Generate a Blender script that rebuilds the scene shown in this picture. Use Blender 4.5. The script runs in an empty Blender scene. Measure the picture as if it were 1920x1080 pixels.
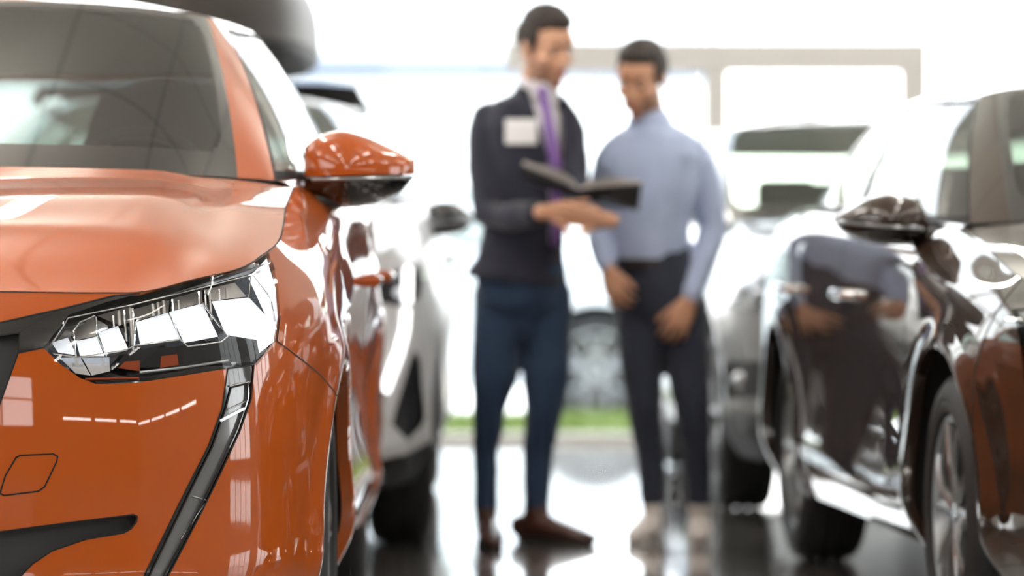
import bpy, bmesh, math, random
import numpy as np
from mathutils import Vector, Matrix
from mathutils.bvhtree import BVHTree
random.seed(4)
S = bpy.context.scene
COL = S.collection

# ---------------------------------------------------------------- camera
F, CX, CY, HZ, CAMZ = 7000.0, 960.0, 540.0, 425.0, 1.05
PITCH = math.atan((CY - HZ) / F)
cd = bpy.data.cameras.new('camera')
cam = bpy.data.objects.new('camera', cd)
COL.objects.link(cam)
cam.location = (0, 0, CAMZ)
cam.rotation_euler = (math.pi / 2 - PITCH, 0, 0)
cd.sensor_width = 36.0
cd.lens = 36.0 * F / 1920.0
cd.clip_start, cd.clip_end = 0.1, 300
cd.dof.use_dof = True
cd.dof.focus_distance = 7.35
cd.dof.aperture_fstop = 2.35
S.camera = cam
CAMP = Vector((0, 0, CAMZ))
CAMR = Matrix.Rotation(math.pi / 2 - PITCH, 3, 'X')

# ---------------------------------------------------------------- world, lights, exposure
w = bpy.data.worlds.new('world'); S.world = w; w.use_nodes = True
wn = w.node_tree; wn.nodes.clear()
_o = wn.nodes.new('ShaderNodeOutputWorld'); _b = wn.nodes.new('ShaderNodeBackground')
_tc = wn.nodes.new('ShaderNodeTexCoord'); _sx = wn.nodes.new('ShaderNodeSeparateXYZ'); _rp = wn.nodes.new('ShaderNodeValToRGB')
wn.links.new(_tc.outputs['Generated'], _sx.inputs[0]); wn.links.new(_sx.outputs['Z'], _rp.inputs[0])
_rp.color_ramp.elements[0].position = 0.0; _rp.color_ramp.elements[0].color = (1.0, 0.98, 0.95, 1)
_rp.color_ramp.elements[1].position = 0.6; _rp.color_ramp.elements[1].color = (0.80, 0.90, 1.0, 1)
_b.inputs['Strength'].default_value = 5.0
wn.links.new(_rp.outputs[0], _b.inputs['Color']); wn.links.new(_b.outputs[0], _o.inputs[0])

def area_light(name, loc, rot, sx, sy, energy, color=(1, 1, 1)):
    l = bpy.data.lights.new(name, 'AREA'); l.shape = 'RECTANGLE'; l.size = sx; l.size_y = sy; l.energy = energy; l.color = color
    o = bpy.data.objects.new(name, l); COL.objects.link(o); o.location = loc; o.rotation_euler = rot
    return o
sl = bpy.data.lights.new('sun', 'SUN'); sl.energy = 5.0; sl.angle = math.radians(1.5); sl.color = (1, 0.90, 0.74)
sun = bpy.data.objects.new('sun', sl); COL.objects.link(sun)
sun.rotation_euler = Vector((-0.42, -0.75, -0.62)).to_track_quat('-Z', 'Y').to_euler()

S.view_settings.view_transform = 'Standard'
S.view_settings.look = 'None'
S.view_settings.gamma = 1.0
S.view_settings.use_curve_mapping = False
S.view_settings.exposure = 0.25
S.cycles.use_denoising = True
S.cycles.max_bounces = 10
S.cycles.transparent_max_bounces = 24
S.cycles.glossy_bounces = 6
S.cycles.sample_clamp_indirect = 8.0
S.cycles.caustics_reflective = False
S.cycles.caustics_refractive = False

# ---------------------------------------------------------------- camera geometry helpers
def ray(px, py):
    d = CAMR @ Vector(((px - CX) / F, (CY - py) / F, -1.0))
    return d.normalized()
def at(px, py, y):
    d = ray(px, py)
    return CAMP + d * (y / d.y)
def proj(p):
    q = CAMR.transposed() @ (Vector(p) - CAMP)
    return (CX - F * q.x / q.z, CY + F * q.y / q.z)

# ---------------------------------------------------------------- numeric helpers
def nspline(t, y):
    """natural cubic spline through (t, y[k, dims]); returns a function of an array of parameters"""
    t = np.asarray(t, float); y = np.asarray(y, float)
    if y.ndim == 1: y = y[:, None]
    n = len(t); h = np.diff(t)
    A = np.zeros((n, n)); B = np.zeros_like(y)
    A[0, 0] = A[-1, -1] = 1
    for i in range(1, n - 1):
        A[i, i - 1] = h[i - 1]; A[i, i] = 2 * (h[i - 1] + h[i]); A[i, i + 1] = h[i]
        B[i] = 6 * ((y[i + 1] - y[i]) / h[i] - (y[i] - y[i - 1]) / h[i - 1])
    M = np.linalg.solve(A, B)
    def f(q):
        q = np.atleast_1d(np.asarray(q, float))
        k = np.clip(np.searchsorted(t, q) - 1, 0, n - 2)
        a = (t[k + 1] - q)[:, None]; b = (q - t[k])[:, None]; hh = h[k][:, None]
        return (M[k] * a**3 + M[k + 1] * b**3) / (6 * hh) + (y[k] / hh - M[k] * hh / 6) * a + (y[k + 1] / hh - M[k + 1] * hh / 6) * b
    return f
def chord(pts):
    p = np.asarray(pts, float)
    return np.concatenate([[0], np.cumsum(np.linalg.norm(np.diff(p, axis=0), axis=1))])
def mono(t, y):
    """monotone cubic (no overshoot)"""
    t = np.asarray(t, float); y = np.asarray(y, float)
    if y.ndim == 1: y = y[:, None]
    h = np.diff(t)[:, None]; d = np.diff(y, axis=0) / h
    m = np.zeros_like(y); m[0] = d[0]; m[-1] = d[-1]
    for i in range(1, len(t) - 1):
        s = d[i - 1] * d[i]
        w1 = 2 * h[i] + h[i - 1]; w2 = h[i] + 2 * h[i - 1]
        with np.errstate(divide='ignore', invalid='ignore'):
            v = (w1 + w2) / (w1 / d[i - 1] + w2 / d[i])
        m[i] = np.where(s > 0, v, 0)
    def f(q):
        q = np.atleast_1d(np.asarray(q, float)); q = np.clip(q, t[0], t[-1])
        k = np.clip(np.searchsorted(t, q) - 1, 0, len(t) - 2)
        hh = h[k]; s = ((q - t[k])[:, None]) / hh
        return (2*s**3-3*s**2+1)*y[k] + (s**3-2*s**2+s)*hh*m[k] + (-2*s**3+3*s**2)*y[k+1] + (s**3-s**2)*hh*m[k+1]
    return f
def smooth(a, b, x):
    t = np.clip((x - a) / (b - a), 0, 1)
    return t * t * (3 - 2 * t)
def curve(pts, n, closed=False):
    """dense smooth polyline through points"""
    p = [tuple(q) for q in pts]
    if closed: p = p[-3:] + p + p[:4]
    t = chord(p); f = nspline(t, p)
    if closed: return f(np.linspace(t[3], t[-4], n, endpoint=False))
    return f(np.linspace(t[0], t[-1], n))

# ---------------------------------------------------------------- object helpers
def link(o, parent=None):
    COL.objects.link(o)
    if parent: o.parent = parent
    return o
def tag(o, label=None, cat=None, group=None, kind=None):
    if label: o['label'] = label
    if cat: o['category'] = cat
    if group: o['group'] = group
    if kind: o['kind'] = kind
    return o
def thing(name, label, cat, loc=(0, 0, 0), rz=0.0, group=None):
    o = bpy.data.objects.new(name, None); o.empty_display_size = 0.1
    o.location = loc; o.rotation_euler = (0, 0, rz)
    return tag(link(o), label, cat, group)
def mesh_obj(name, verts, faces, mat, parent=None, sm=True, label=None):
    me = bpy.data.meshes.new(name)
    me.from_pydata([tuple(v) for v in verts], [], [tuple(f) for f in faces])
    me.update()
    if sm: me.polygons.foreach_set('use_smooth', [True] * len(me.polygons))
    o = bpy.data.objects.new(name, me)
    if mat: me.materials.append(mat)
    link(o, parent)
    if label: o['label'] = label
    return o
def bm_obj(name, bm, mat, parent=None, sm=True, label=None):
    me = bpy.data.meshes.new(name); bm.to_mesh(me); bm.free()
    me.polygons.foreach_set('use_smooth', [sm] * len(me.polygons))
    o = bpy.data.objects.new(name, me)
    for m in (mat if isinstance(mat, (list, tuple)) else [mat]): me.materials.append(m)
    link(o, parent)
    if label: o['label'] = label
    return o

class MB:
    """collects shapes into one mesh"""
    def __init__(s): s.v = []; s.f = []
    def add(s, v, f):
        n = len(s.v); s.v += [tuple(q) for q in v]; s.f += [tuple(i + n for i in q) for q in f]; return s
    def box(s, lo, hi, rz=0, bev=0.0):
        (x0, y0, z0), (x1, y1, z1) = lo, hi
        if bev > 0:
            b = bmesh.new(); bmesh.ops.create_cube(b, size=1)
            for q in b.verts: q.co = Vector(((x0+x1)/2 + q.co.x*(x1-x0), (y0+y1)/2 + q.co.y*(y1-y0), (z0+z1)/2 + q.co.z*(z1-z0)))
            bmesh.ops.bevel(b, geom=b.edges[:], offset=bev, segments=3, affect='EDGES', profile=0.5)
            b.verts.index_update()
            v = [q.co[:] for q in b.verts]; f = [[q.index for q in g.verts] for g in b.faces]; b.free()
        else:
            v = [(x0,y0,z0),(x1,y0,z0),(x1,y1,z0),(x0,y1,z0),(x0,y0,z1),(x1,y0,z1),(x1,y1,z1),(x0,y1,z1)]
            f = [(0,3,2,1),(4,5,6,7),(0,1,5,4),(1,2,6,5),(2,3,7,6),(3,0,4,7)]
        return s.add(v, f)
    def grid(s, P, closed_u=False, closed_v=False, flip=False):
        P = np.asarray(P); nu, nv = P.shape[:2]
        f = []
        for i in range(nu if closed_u else nu - 1):
            for j in range(nv if closed_v else nv - 1):
                a, b, c, d = i*nv+j, ((i+1) % nu)*nv+j, ((i+1) % nu)*nv+(j+1) % nv, i*nv+(j+1) % nv
                f.append((a, d, c, b) if flip else (a, b, c, d))
        return s.add(P.reshape(-1, 3), f)
    def lathe(s, prof, axis='X', n=48, c=(0, 0, 0)):
        """prof = [(along axis, radius)]"""
        P = []
        for k in range(n):
            a = 2 * math.pi * k / n; row = []
            for (h, r) in prof:
                q = {'X': (h, r*math.cos(a), r*math.sin(a)), 'Y': (r*math.sin(a), h, r*math.cos(a)), 'Z': (r*math.cos(a), r*math.sin(a), h)}[axis]
                row.append((q[0]+c[0], q[1]+c[1], q[2]+c[2]))
            P.append(row)
        return s.grid(P, closed_u=True)
    def tube(s, pts, rad, n=12, up=(0, 0, 1), caps=True, flat=1.0, round_ends=False):
        """pts: polyline; rad: number, or per-point radius or (ra, rb): ra across, rb along `up`"""
        pts = [Vector(p) for p in pts]; m = len(pts)
        if not hasattr(rad, '__len__'): rad = [rad] * m
        rad = [r if hasattr(r, '__len__') else (r, r * flat) for r in rad]
        if round_ends:
            d0 = (pts[0] - pts[1]).normalized(); d1 = (pts[-1] - pts[-2]).normalized()
            r0 = min(rad[0]); r1 = min(rad[-1]); A = []; RA = []; B = []; RB = []
            for k in (0.0, 0.3, 0.6, 0.85):
                c = math.cos(math.pi/2*(1-k)) ; q = math.sin(math.pi/2*(1-k))
                A.append(pts[0] + d0*r0*q); RA.append((max(rad[0][0]*c, 1e-4), max(rad[0][1]*c, 1e-4)))
                B.append(pts[-1] + d1*r1*q); RB.append((max(rad[-1][0]*c, 1e-4), max(rad[-1][1]*c, 1e-4)))
            if round_ends == 'start': B, RB = [], []
            pts = A + pts + B[::-1]; rad = RA + rad + RB[::-1]; m = len(pts)
        V, Fc = [], []
        up = Vector(up)
        for i, p in enumerate(pts):
            t = (pts[min(i+1, m-1)] - pts[max(i-1, 0)]).normalized()
            a = t.cross(up)
            if a.length < 1e-3: a = t.cross(Vector((1, 0.1, 0)))
            a.normalize(); b = a.cross(t).normalized()
            for k in range(n):
                th = 2*math.pi*k/n
                V.append(p + a*(rad[i][0]*math.cos(th)) + b*(rad[i][1]*math.sin(th)))
        for i in range(m-1):
            for k in range(n):
                Fc.append((i*n+k, i*n+(k+1) % n, (i+1)*n+(k+1) % n, (i+1)*n+k))
        if caps:
            Fc.append(tuple(range(n))[::-1]); Fc.append(tuple((m-1)*n+k for k in range(n)))
        return s.add(V, Fc)
    def ell(s, c, r, rot=None, nu=20, nv=12):
        V = []; Fc = []
        for j in range(nv+1):
            ph = math.pi*j/nv
            for i in range(nu):
                th = 2*math.pi*i/nu
                q = Vector((r[0]*math.sin(ph)*math.cos(th), r[1]*math.sin(ph)*math.sin(th), r[2]*math.cos(ph)))
                if rot: q = rot @ q
                V.append(q + Vector(c))
        for j in range(nv):
            for i in range(nu):
                Fc.append((j*nu+i, (j+1)*nu+i, (j+1)*nu+(i+1) % nu, j*nu+(i+1) % nu))
        return s.add(V, Fc)
    def obj(s, name, mat, parent=None, sm=True, label=None, merge=True):
        bm = bmesh.new()
        vs = [bm.verts.new(v) for v in s.v]
        for f in s.f:
            try: bm.faces.new([vs[i] for i in f])
            except ValueError: pass
        if merge: bmesh.ops.remove_doubles(bm, verts=bm.verts, dist=1e-6)
        bmesh.ops.recalc_face_normals(bm, faces=bm.faces)
        o = bm_obj(name, bm, mat, parent, sm, label)
        if sm: sharp(o)
        return o
def sharp(o, ang=40):
    try: o.data.set_sharp_from_angle(angle=math.radians(ang))
    except Exception: pass

# ---------------------------------------------------------------- materials
def mat(name, col=(0.8, 0.8, 0.8), rough=0.5, metal=0.0, coat=0.0, coat_rough=0.03, emit=0.0, ecol=None, spec=0.5, **kw):
    m = bpy.data.materials.new(name); m.use_nodes = True
    p = m.node_tree.nodes['Principled BSDF']
    p.inputs['Base Color'].default_value = (*col, 1); p.inputs['Roughness'].default_value = rough
    p.inputs['Metallic'].default_value = metal; p.inputs['Coat Weight'].default_value = coat; p.inputs['Coat Roughness'].default_value = coat_rough
    p.inputs['Specular IOR Level'].default_value = spec
    if emit: p.inputs['Emission Strength'].default_value = emit; p.inputs['Emission Color'].default_value = (*(ecol or col), 1)
    for k, v in kw.items(): p.inputs[k.replace('_', ' ')].default_value = v
    return m
def noise_bump(m, scale=200, strength=0.1, dist=0.002, colvar=0.0):
    n = m.node_tree; p = n.nodes['Principled BSDF']
    t = n.nodes.new('ShaderNodeTexNoise'); t.inputs['Scale'].default_value = scale; t.inputs['Detail'].default_value = 6
    tc = n.nodes.new('ShaderNodeTexCoord'); n.links.new(tc.outputs['Object'], t.inputs['Vector'])
    b = n.nodes.new('ShaderNodeBump'); b.inputs['Strength'].default_value = strength; b.inputs['Distance'].default_value = dist
    n.links.new(t.outputs['Fac'], b.inputs['Height']); n.links.new(b.outputs[0], p.inputs['Normal'])
    if colvar:
        c = p.inputs['Base Color'].default_value[:]
        r = n.nodes.new('ShaderNodeValToRGB')
        r.color_ramp.elements[0].color = (c[0]*(1-colvar), c[1]*(1-colvar), c[2]*(1-colvar), 1)
        r.color_ramp.elements[1].color = (min(1, c[0]*(1+colvar)), min(1, c[1]*(1+colvar)), min(1, c[2]*(1+colvar)), 1)
        n.links.new(t.outputs['Fac'], r.inputs[0]); n.links.new(r.outputs[0], p.inputs['Base Color'])
    return m
def glass(name, tint=(1, 1, 1), ior=1.5, rough=0.0):
    m = bpy.data.materials.new(name); m.use_nodes = True; n = m.node_tree; n.nodes.clear()
    o = n.nodes.new('ShaderNodeOutputMaterial'); mx = n.nodes.new('ShaderNodeMixShader')
    fr = n.nodes.new('ShaderNodeFresnel'); ge = n.nodes.new('ShaderNodeNewGeometry')      # thin pane: the same reflectance from both sides
    m1 = n.nodes.new('ShaderNodeMath'); m1.operation = 'MULTIPLY_ADD'; m1.inputs[1].default_value = -2.0; m1.inputs[2].default_value = 1.0; n.links.new(ge.outputs['Backfacing'], m1.inputs[0])
    m2 = n.nodes.new('ShaderNodeMath'); m2.operation = 'POWER'; m2.inputs[0].default_value = ior; n.links.new(m1.outputs[0], m2.inputs[1]); n.links.new(m2.outputs[0], fr.inputs[0])
    t = n.nodes.new('ShaderNodeBsdfTransparent'); t.inputs[0].default_value = (*tint, 1)
    g = n.nodes.new('ShaderNodeBsdfGlossy'); g.inputs['Roughness'].default_value = rough
    n.links.new(fr.outputs[0], mx.inputs[0]); n.links.new(t.outputs[0], mx.inputs[1]); n.links.new(g.outputs[0], mx.inputs[2])
    n.links.new(mx.outputs[0], o.inputs[0])
    return m
M = {}
M['orange'] = mat('orange_paint', (0.40, 0.075, 0.006), 0.5, 0.0, 1.0, 0.015, spec=.05, Coat_IOR=1.62)
M['white'] = mat('white_paint', (0.74, 0.755, 0.78), 0.5, 0.0, .45, 0.05, spec=.1)
M['brown'] = mat('dark_brown_paint', (0.034, 0.019, 0.012), 0.5, 0.0, 1.0, 0.01, spec=.02, Coat_IOR=1.75)
M['silver'] = mat('grey_silver_paint', (0.16, 0.157, 0.157), 0.4, 0.4, 1.0, 0.03)
M['pale'] = mat('pale_paint', (0.80, 0.83, 0.88), 0.4, 0.0, 1.0, 0.03)
M['blackplastic'] = noise_bump(mat('black_plastic', (0.012, 0.012, 0.013), 0.45), 900, 0.15, 0.0006)
M['gloss_black'] = mat('gloss_black', (0.006, 0.006, 0.007), 0.12, 0, 1.0, 0.03)
M['window_trim'] = mat('matte_black_trim', (0.012, 0.011, 0.012), 0.6, spec=.2)
M['seam'] = mat('panel_gap', (0.004, 0.003, 0.003), 0.8)
M['rubber'] = noise_bump(mat('rubber', (0.016, 0.016, 0.017), 0.65), 300, 0.2, 0.001)
M['alloy'] = mat('alloy', (0.32, 0.33, 0.34), 0.28, 0.9)
M['dark_alloy'] = mat('dark_alloy', (0.16, 0.16, 0.17), 0.3, 0.85)
M['chrome'] = mat('chrome', (0.9, 0.91, 0.92), 0.06, 1.0)
M['reflector'] = mat('lamp_reflector', (0.92, 0.94, 0.97), 0.22, 1.0)
M['glow_reflector'] = mat('glowing_lamp_panel', (0.9, 0.92, 0.96), 0.12, 0.0, 0.6, 0.05, emit=0.45, ecol=(.86, .93, 1))  # glow added so the reflector panels look bright white
M['clear_lens'] = glass('clear_lens', (0.97, 0.98, 1.0), 1.32)
M['lightguide'] = mat('grey_light_guide', (0.16, 0.165, 0.175), 0.2, 0.3, 1.0, 0.04)
M['amber'] = mat('amber_lens', (0.22, 0.035, 0.005), 0.3, 0.0, 0.0, 0.02, spec=.2)
M['red_lens'] = mat('red_lens', (0.35, 0.01, 0.01), 0.15, 0.0, 1.0, 0.02)
M['drl_on'] = mat('lit_running_light', (1, 1, 1), 0.4, emit=2.2)
M['windshield'] = glass('windscreen_glass', (0.60, 0.68, 0.64), 2.1)
M['carglass'] = glass('car_glass', (0.60, 0.64, 0.62), 1.9)
M['mirror_glass'] = mat('mirror_glass', (0.8, 0.82, 0.85), 0.02, 1.0)
M['interior'] = noise_bump(mat('dark_trim', (0.030, 0.028, 0.026), 0.7), 400, 0.2, 0.001)
M['headliner'] = mat('grey_headliner', (0.26, 0.25, 0.235), 0.9)
M['seat'] = noise_bump(mat('seat_fabric', (0.055, 0.052, 0.05), 0.85), 500, 0.3, 0.001)
M['plate'] = mat('plate_white', (0.8, 0.8, 0.78), 0.4)
# ================================================================ ROOM
def struct(o): o['kind'] = 'structure'; return o
def floor_mat():
    m = mat('floor_tiles', (0.20, 0.185, 0.17), 0.2, coat=1.0, coat_rough=.035); n = m.node_tree; p = n.nodes['Principled BSDF']
    tc = n.nodes.new('ShaderNodeTexCoord'); mp = n.nodes.new('ShaderNodeMapping')
    br = n.nodes.new('ShaderNodeTexBrick'); br.offset = 0; br.inputs['Scale'].default_value = 1; br.inputs['Brick Width'].default_value = .9; br.inputs['Row Height'].default_value = .9; br.inputs['Mortar Size'].default_value = .004
    br.inputs['Color1'].default_value = (.20, .185, .17, 1); br.inputs['Color2'].default_value = (.19, .175, .16, 1); br.inputs['Mortar'].default_value = (.06, .055, .05, 1)
    n.links.new(tc.outputs['Object'], mp.inputs[0]); n.links.new(mp.outputs[0], br.inputs['Vector']); n.links.new(br.outputs['Color'], p.inputs['Base Color'])
    ns = n.nodes.new('ShaderNodeTexNoise'); ns.inputs['Scale'].default_value = 3; rr = n.nodes.new('ShaderNodeMapRange'); rr.inputs['To Min'].default_value = .12; rr.inputs['To Max'].default_value = .25
    n.links.new(mp.outputs[0], ns.inputs['Vector']); n.links.new(ns.outputs['Fac'], rr.inputs[0]); n.links.new(rr.outputs[0], p.inputs['Roughness'])
    return m
def ceil_mat():
    m = mat('ceiling_tiles', (0.62, 0.60, 0.56), 0.9); n = m.node_tree; p = n.nodes['Principled BSDF']
    tc = n.nodes.new('ShaderNodeTexCoord'); br = n.nodes.new('ShaderNodeTexBrick'); br.offset = 0
    br.inputs['Scale'].default_value = 1; br.inputs['Brick Width'].default_value = 1.2; br.inputs['Row Height'].default_value = 1.2; br.inputs['Mortar Size'].default_value = .02
    br.inputs['Color1'].default_value = (.70, .67, .62, 1); br.inputs['Color2'].default_value = (.67, .64, .59, 1); br.inputs['Mortar'].default_value = (.38, .37, .35, 1)
    n.links.new(tc.outputs['Object'], br.inputs['Vector']); n.links.new(br.outputs['Color'], p.inputs['Base Color'])
    return m
X0, X1, Y0, Y1, H = -9.0, 9.0, -9.0, 18.2, 4.6
struct(MB().box((X0, Y0, -.12), (X1, Y1, 0)).obj('floor', floor_mat(), sm=False))
struct(MB().box((X0, Y0, H), (X1, Y1, H+.2)).obj('ceiling', ceil_mat(), sm=False))
WALLM = mat('taupe_plaster', (.36, .34, .31), .85); FRAME = mat('window_frame_grey', (.50, .48, .46), .5); 
PANE = glass('window_glass', (.97, .98, .98), 1.3)
def glazed_wall(name, axis, pos, a0, a1, xs, zs, sill=0.0, w=.09, dp=.12, top=None):
    """frame of posts and rails at the given stops, one pane behind"""
    top = top or H
    m = MB()
    def bar(u0, u1, z0, z1):
        if axis == 'Y': m.box((u0, pos-dp/2, z0), (u1, pos+dp/2, z1))
        else: m.box((pos-dp/2, u0, z0), (pos+dp/2, u1, z1))
    for u, ww in xs: bar(u-ww/2, u+ww/2, sill, top)
    for z0, z1 in zs: bar(a0, a1, z0, z1)
    fo = struct(m.obj(name, FRAME, sm=False))
    g = MB()
    if axis == 'Y': g.box((a0, pos-.006, sill), (a1, pos+.006, top))
    else: g.box((pos-.006, a0, sill), (pos+.006, a1, top))
    g.obj('pane', PANE, fo, sm=False)
    return fo
# back wall of glass: the posts and the wide rail stand where the photograph has them
bx = lambda px: (px-CX)*Y1/F
bz = lambda py: CAMZ + (HZ-py)*Y1/F
glazed_wall('window_1', 'Y', Y1, X0, 3.2, [(bx(-250), .1), (bx(-900), .1), (-6.2, .1), (3.16, .08)], [(0, .04), (3.6, 3.66), (H-.1, H)])
def portal():
    m = MB(); z0, z1 = bz(137), bz(82); y = Y1-.09
    m.box((bx(948), y-.07, z0), (bx(1732), y+.02, z1))
    m.box((bx(1318), y-.065, 0), (bx(1360), y+.015, z0)); m.box((bx(1684), y-.065, 0), (bx(1732), y+.015, z0))
    m.box((bx(1332), y-.02, z1), (bx(1340), y+.015, H)); m.box((bx(952), y-.02, z1), (bx(964), y+.015, H))
    struct(m.obj('door_1', FRAME, sm=False))
portal()
struct(MB().box((3.2, Y1-.1, 0), (X1, Y1+.1, .7)).box((3.2, Y1-.1, 2.1), (X1, Y1+.1, H)).box((3.2, Y1-.1, .7), (4.3, Y1+.1, 2.1)).box((7.6, Y1-.1, .7), (X1, Y1+.1, 2.1)).obj('wall_back', WALLM, sm=False))  # unseen solid stretch, added to darken and break up the orange fender's reflections
glazed_wall('window_9', 'Y', Y1, 4.3, 7.6, [(x, .07) for x in (4.33, 5.4, 6.5, 7.57)], [(.7, .77), (1.4, 1.44), (2.03, 2.1)], sill=.7, top=2.1)
# right wall with tall windows between piers, left wall with a high window band, wall behind the camera with a few windows
struct(MB().box((X1, Y0, 0), (X1+.2, Y1, .15)).box((X1, Y0, 3.1), (X1+.2, Y1, H)).box((X1, Y0, .15), (X1+.2, 6.4, 3.1)).obj('wall_right', WALLM, sm=False))
n = 2
for y0 in (6.4, 10.6, 14.8):
    y2 = min(y0+3.0, Y1-.1)
    glazed_wall('window_%d' % n, 'X', X1+.1, y0, y2, [(y, .06) for y in np.arange(y0, y2+.1, .75)], [(.15, .21), (1.2, 1.25), (2.2, 2.25), (3.04, 3.1)], sill=.15, top=3.1); n += 1
    if y0 < 14: struct(MB().box((X1, y0+3.0, .15), (X1+.2, y0+4.2, 3.1)).obj('trim_%d' % (n+20), WALLM, sm=False))
struct(MB().box((X0-.2, Y0, 0), (X0, Y1, 1.6)).box((X0-.2, Y0, 3.6), (X0, Y1, H)).obj('wall_left', WALLM, sm=False))
glazed_wall('window_%d' % n, 'X', X0-.1, Y0, Y1, [(y, .07) for y in np.arange(Y0+.8, Y1, 1.8)], [(1.6, 1.68), (2.6, 2.67), (3.52, 3.6)], sill=1.6, top=3.6); n += 1
struct(MB().box((X0, Y0-.2, 0), (X1, Y0, 1.6)).box((X0, Y0-.2, 3.4), (X1, Y0, H)).box((X0, Y0-.2, 1.6), (-1.6, Y0, 3.4)).box((1.0, Y0-.2, 1.6), (X1, Y0, 3.4)).obj('wall_front', mat('taupe_wall', (.16, .145, .13), .85), sm=False))
glazed_wall('window_%d' % n, 'Y', Y0-.1, -1.6, 1.0, [(x, .08) for x in (-1.56, -.3, .96)], [(1.6, 1.66), (2.5, 2.56), (3.34, 3.4)], sill=1.6, top=3.4)
# hanging strip lamps; their upward glow is added to brighten the ceiling
LAMP = mat('light_strip', (1, 1, 1), .5, emit=38.0, ecol=(1, .96, .90)); LB = mat('lamp_body', (.8, .8, .8), .5)
def strip_light(x, y):
    t = thing('ceiling_light', 'long white strip lamp hung under the tiled ceiling', 'lamp', (x, y, H-.75), 0, 'strip lamps under the ceiling')
    MB().box((-.09, -.75, 0), (.09, .75, .07)).obj('lamp_body', LB, t, sm=False)
    MB().box((-.075, -.73, -.012), (.075, .73, 0)).obj('diffuser', LAMP, t, sm=False)
    MB().box((-.075, -.73, .07), (.075, .73, .082)).obj('diffuser', LAMP, t, sm=False)  # added glowing top face, lifts the ceiling brightness
    for q in (-.6, .6): MB().tube([(0, q, .07), (0, q, .75)], .004, 6).obj('cable', LB, t)
for x in (-5.5, -1.8, 1.9, 5.6):
    for y in (-6.5, -3.2, .2, 3.6, 7.0, 10.4, 13.8, 16.6): strip_light(x, y)
# slim strip lamps on the walls behind the camera
WL_ = mat('wall_strip', (1, 1, 1), .5, emit=14.0, ecol=(1, .97, .93))
def wall_light(x, y, z, rz, L):
    t = thing('wall_light', 'slim horizontal strip lamp on the wall facing the parked cars', 'lamp', (x, y, z), rz, 'strip lamps on the walls')
    MB().box((-L/2, -.03, -.05), (L/2, .03, .05)).obj('lamp_body', LB, t, sm=False); MB().box((-L/2+.02, .03, -.035), (L/2-.02, .042, .035)).obj('diffuser', WL_, t, sm=False)
for x in (3.4, 5.6, 7.8): wall_light(x, Y0+.03, 1.95, 0, 1.9)
for y in (-7.6, -4.9, -2.2, .5): wall_light(X1-.03, y, 1.85, math.pi/2, 2.4)
# outdoors
GR = mat('grass', (.16, .22, .05), .9); PV = noise_bump(mat('paving', (.78, .77, .75), .9), 4, .1, .01, .06)
struct(MB().box((-60, 21.25, -.34), (60, 70, -.18)).obj('trim_1', PV, sm=False))
def grass():
    rnd = random.Random(3); v = []; f = []
    for _ in range(26000):
        x = rnd.uniform(-7, 7); y = rnd.uniform(18.6, 21.2); h = rnd.uniform(.03, .07); a = rnd.uniform(0, 6.28); d = Vector((math.cos(a), math.sin(a), 0))*.006; l = Vector((rnd.gauss(0, .02), rnd.gauss(0, .02), h))
        p = Vector((x, y, -.02)); n = len(v); v += [p-d, p+d, p+l]; f.append((n, n+1, n+2))
    o = mesh_obj('grass', v, f, GR, sm=False); tag(o, 'green grass strip outside the glass wall', 'grass', kind='stuff')
    struct(MB().box((-12, 18.5, -.1), (12, 21.3, -.012)).obj('trim_2', mat('soil', (.13, .18, .04), .95), sm=False))
struct(MB().box((-30, Y1+.1, -.3), (30, 18.55, -.02)).obj('trim_3', PV, sm=False))
grass()
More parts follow.
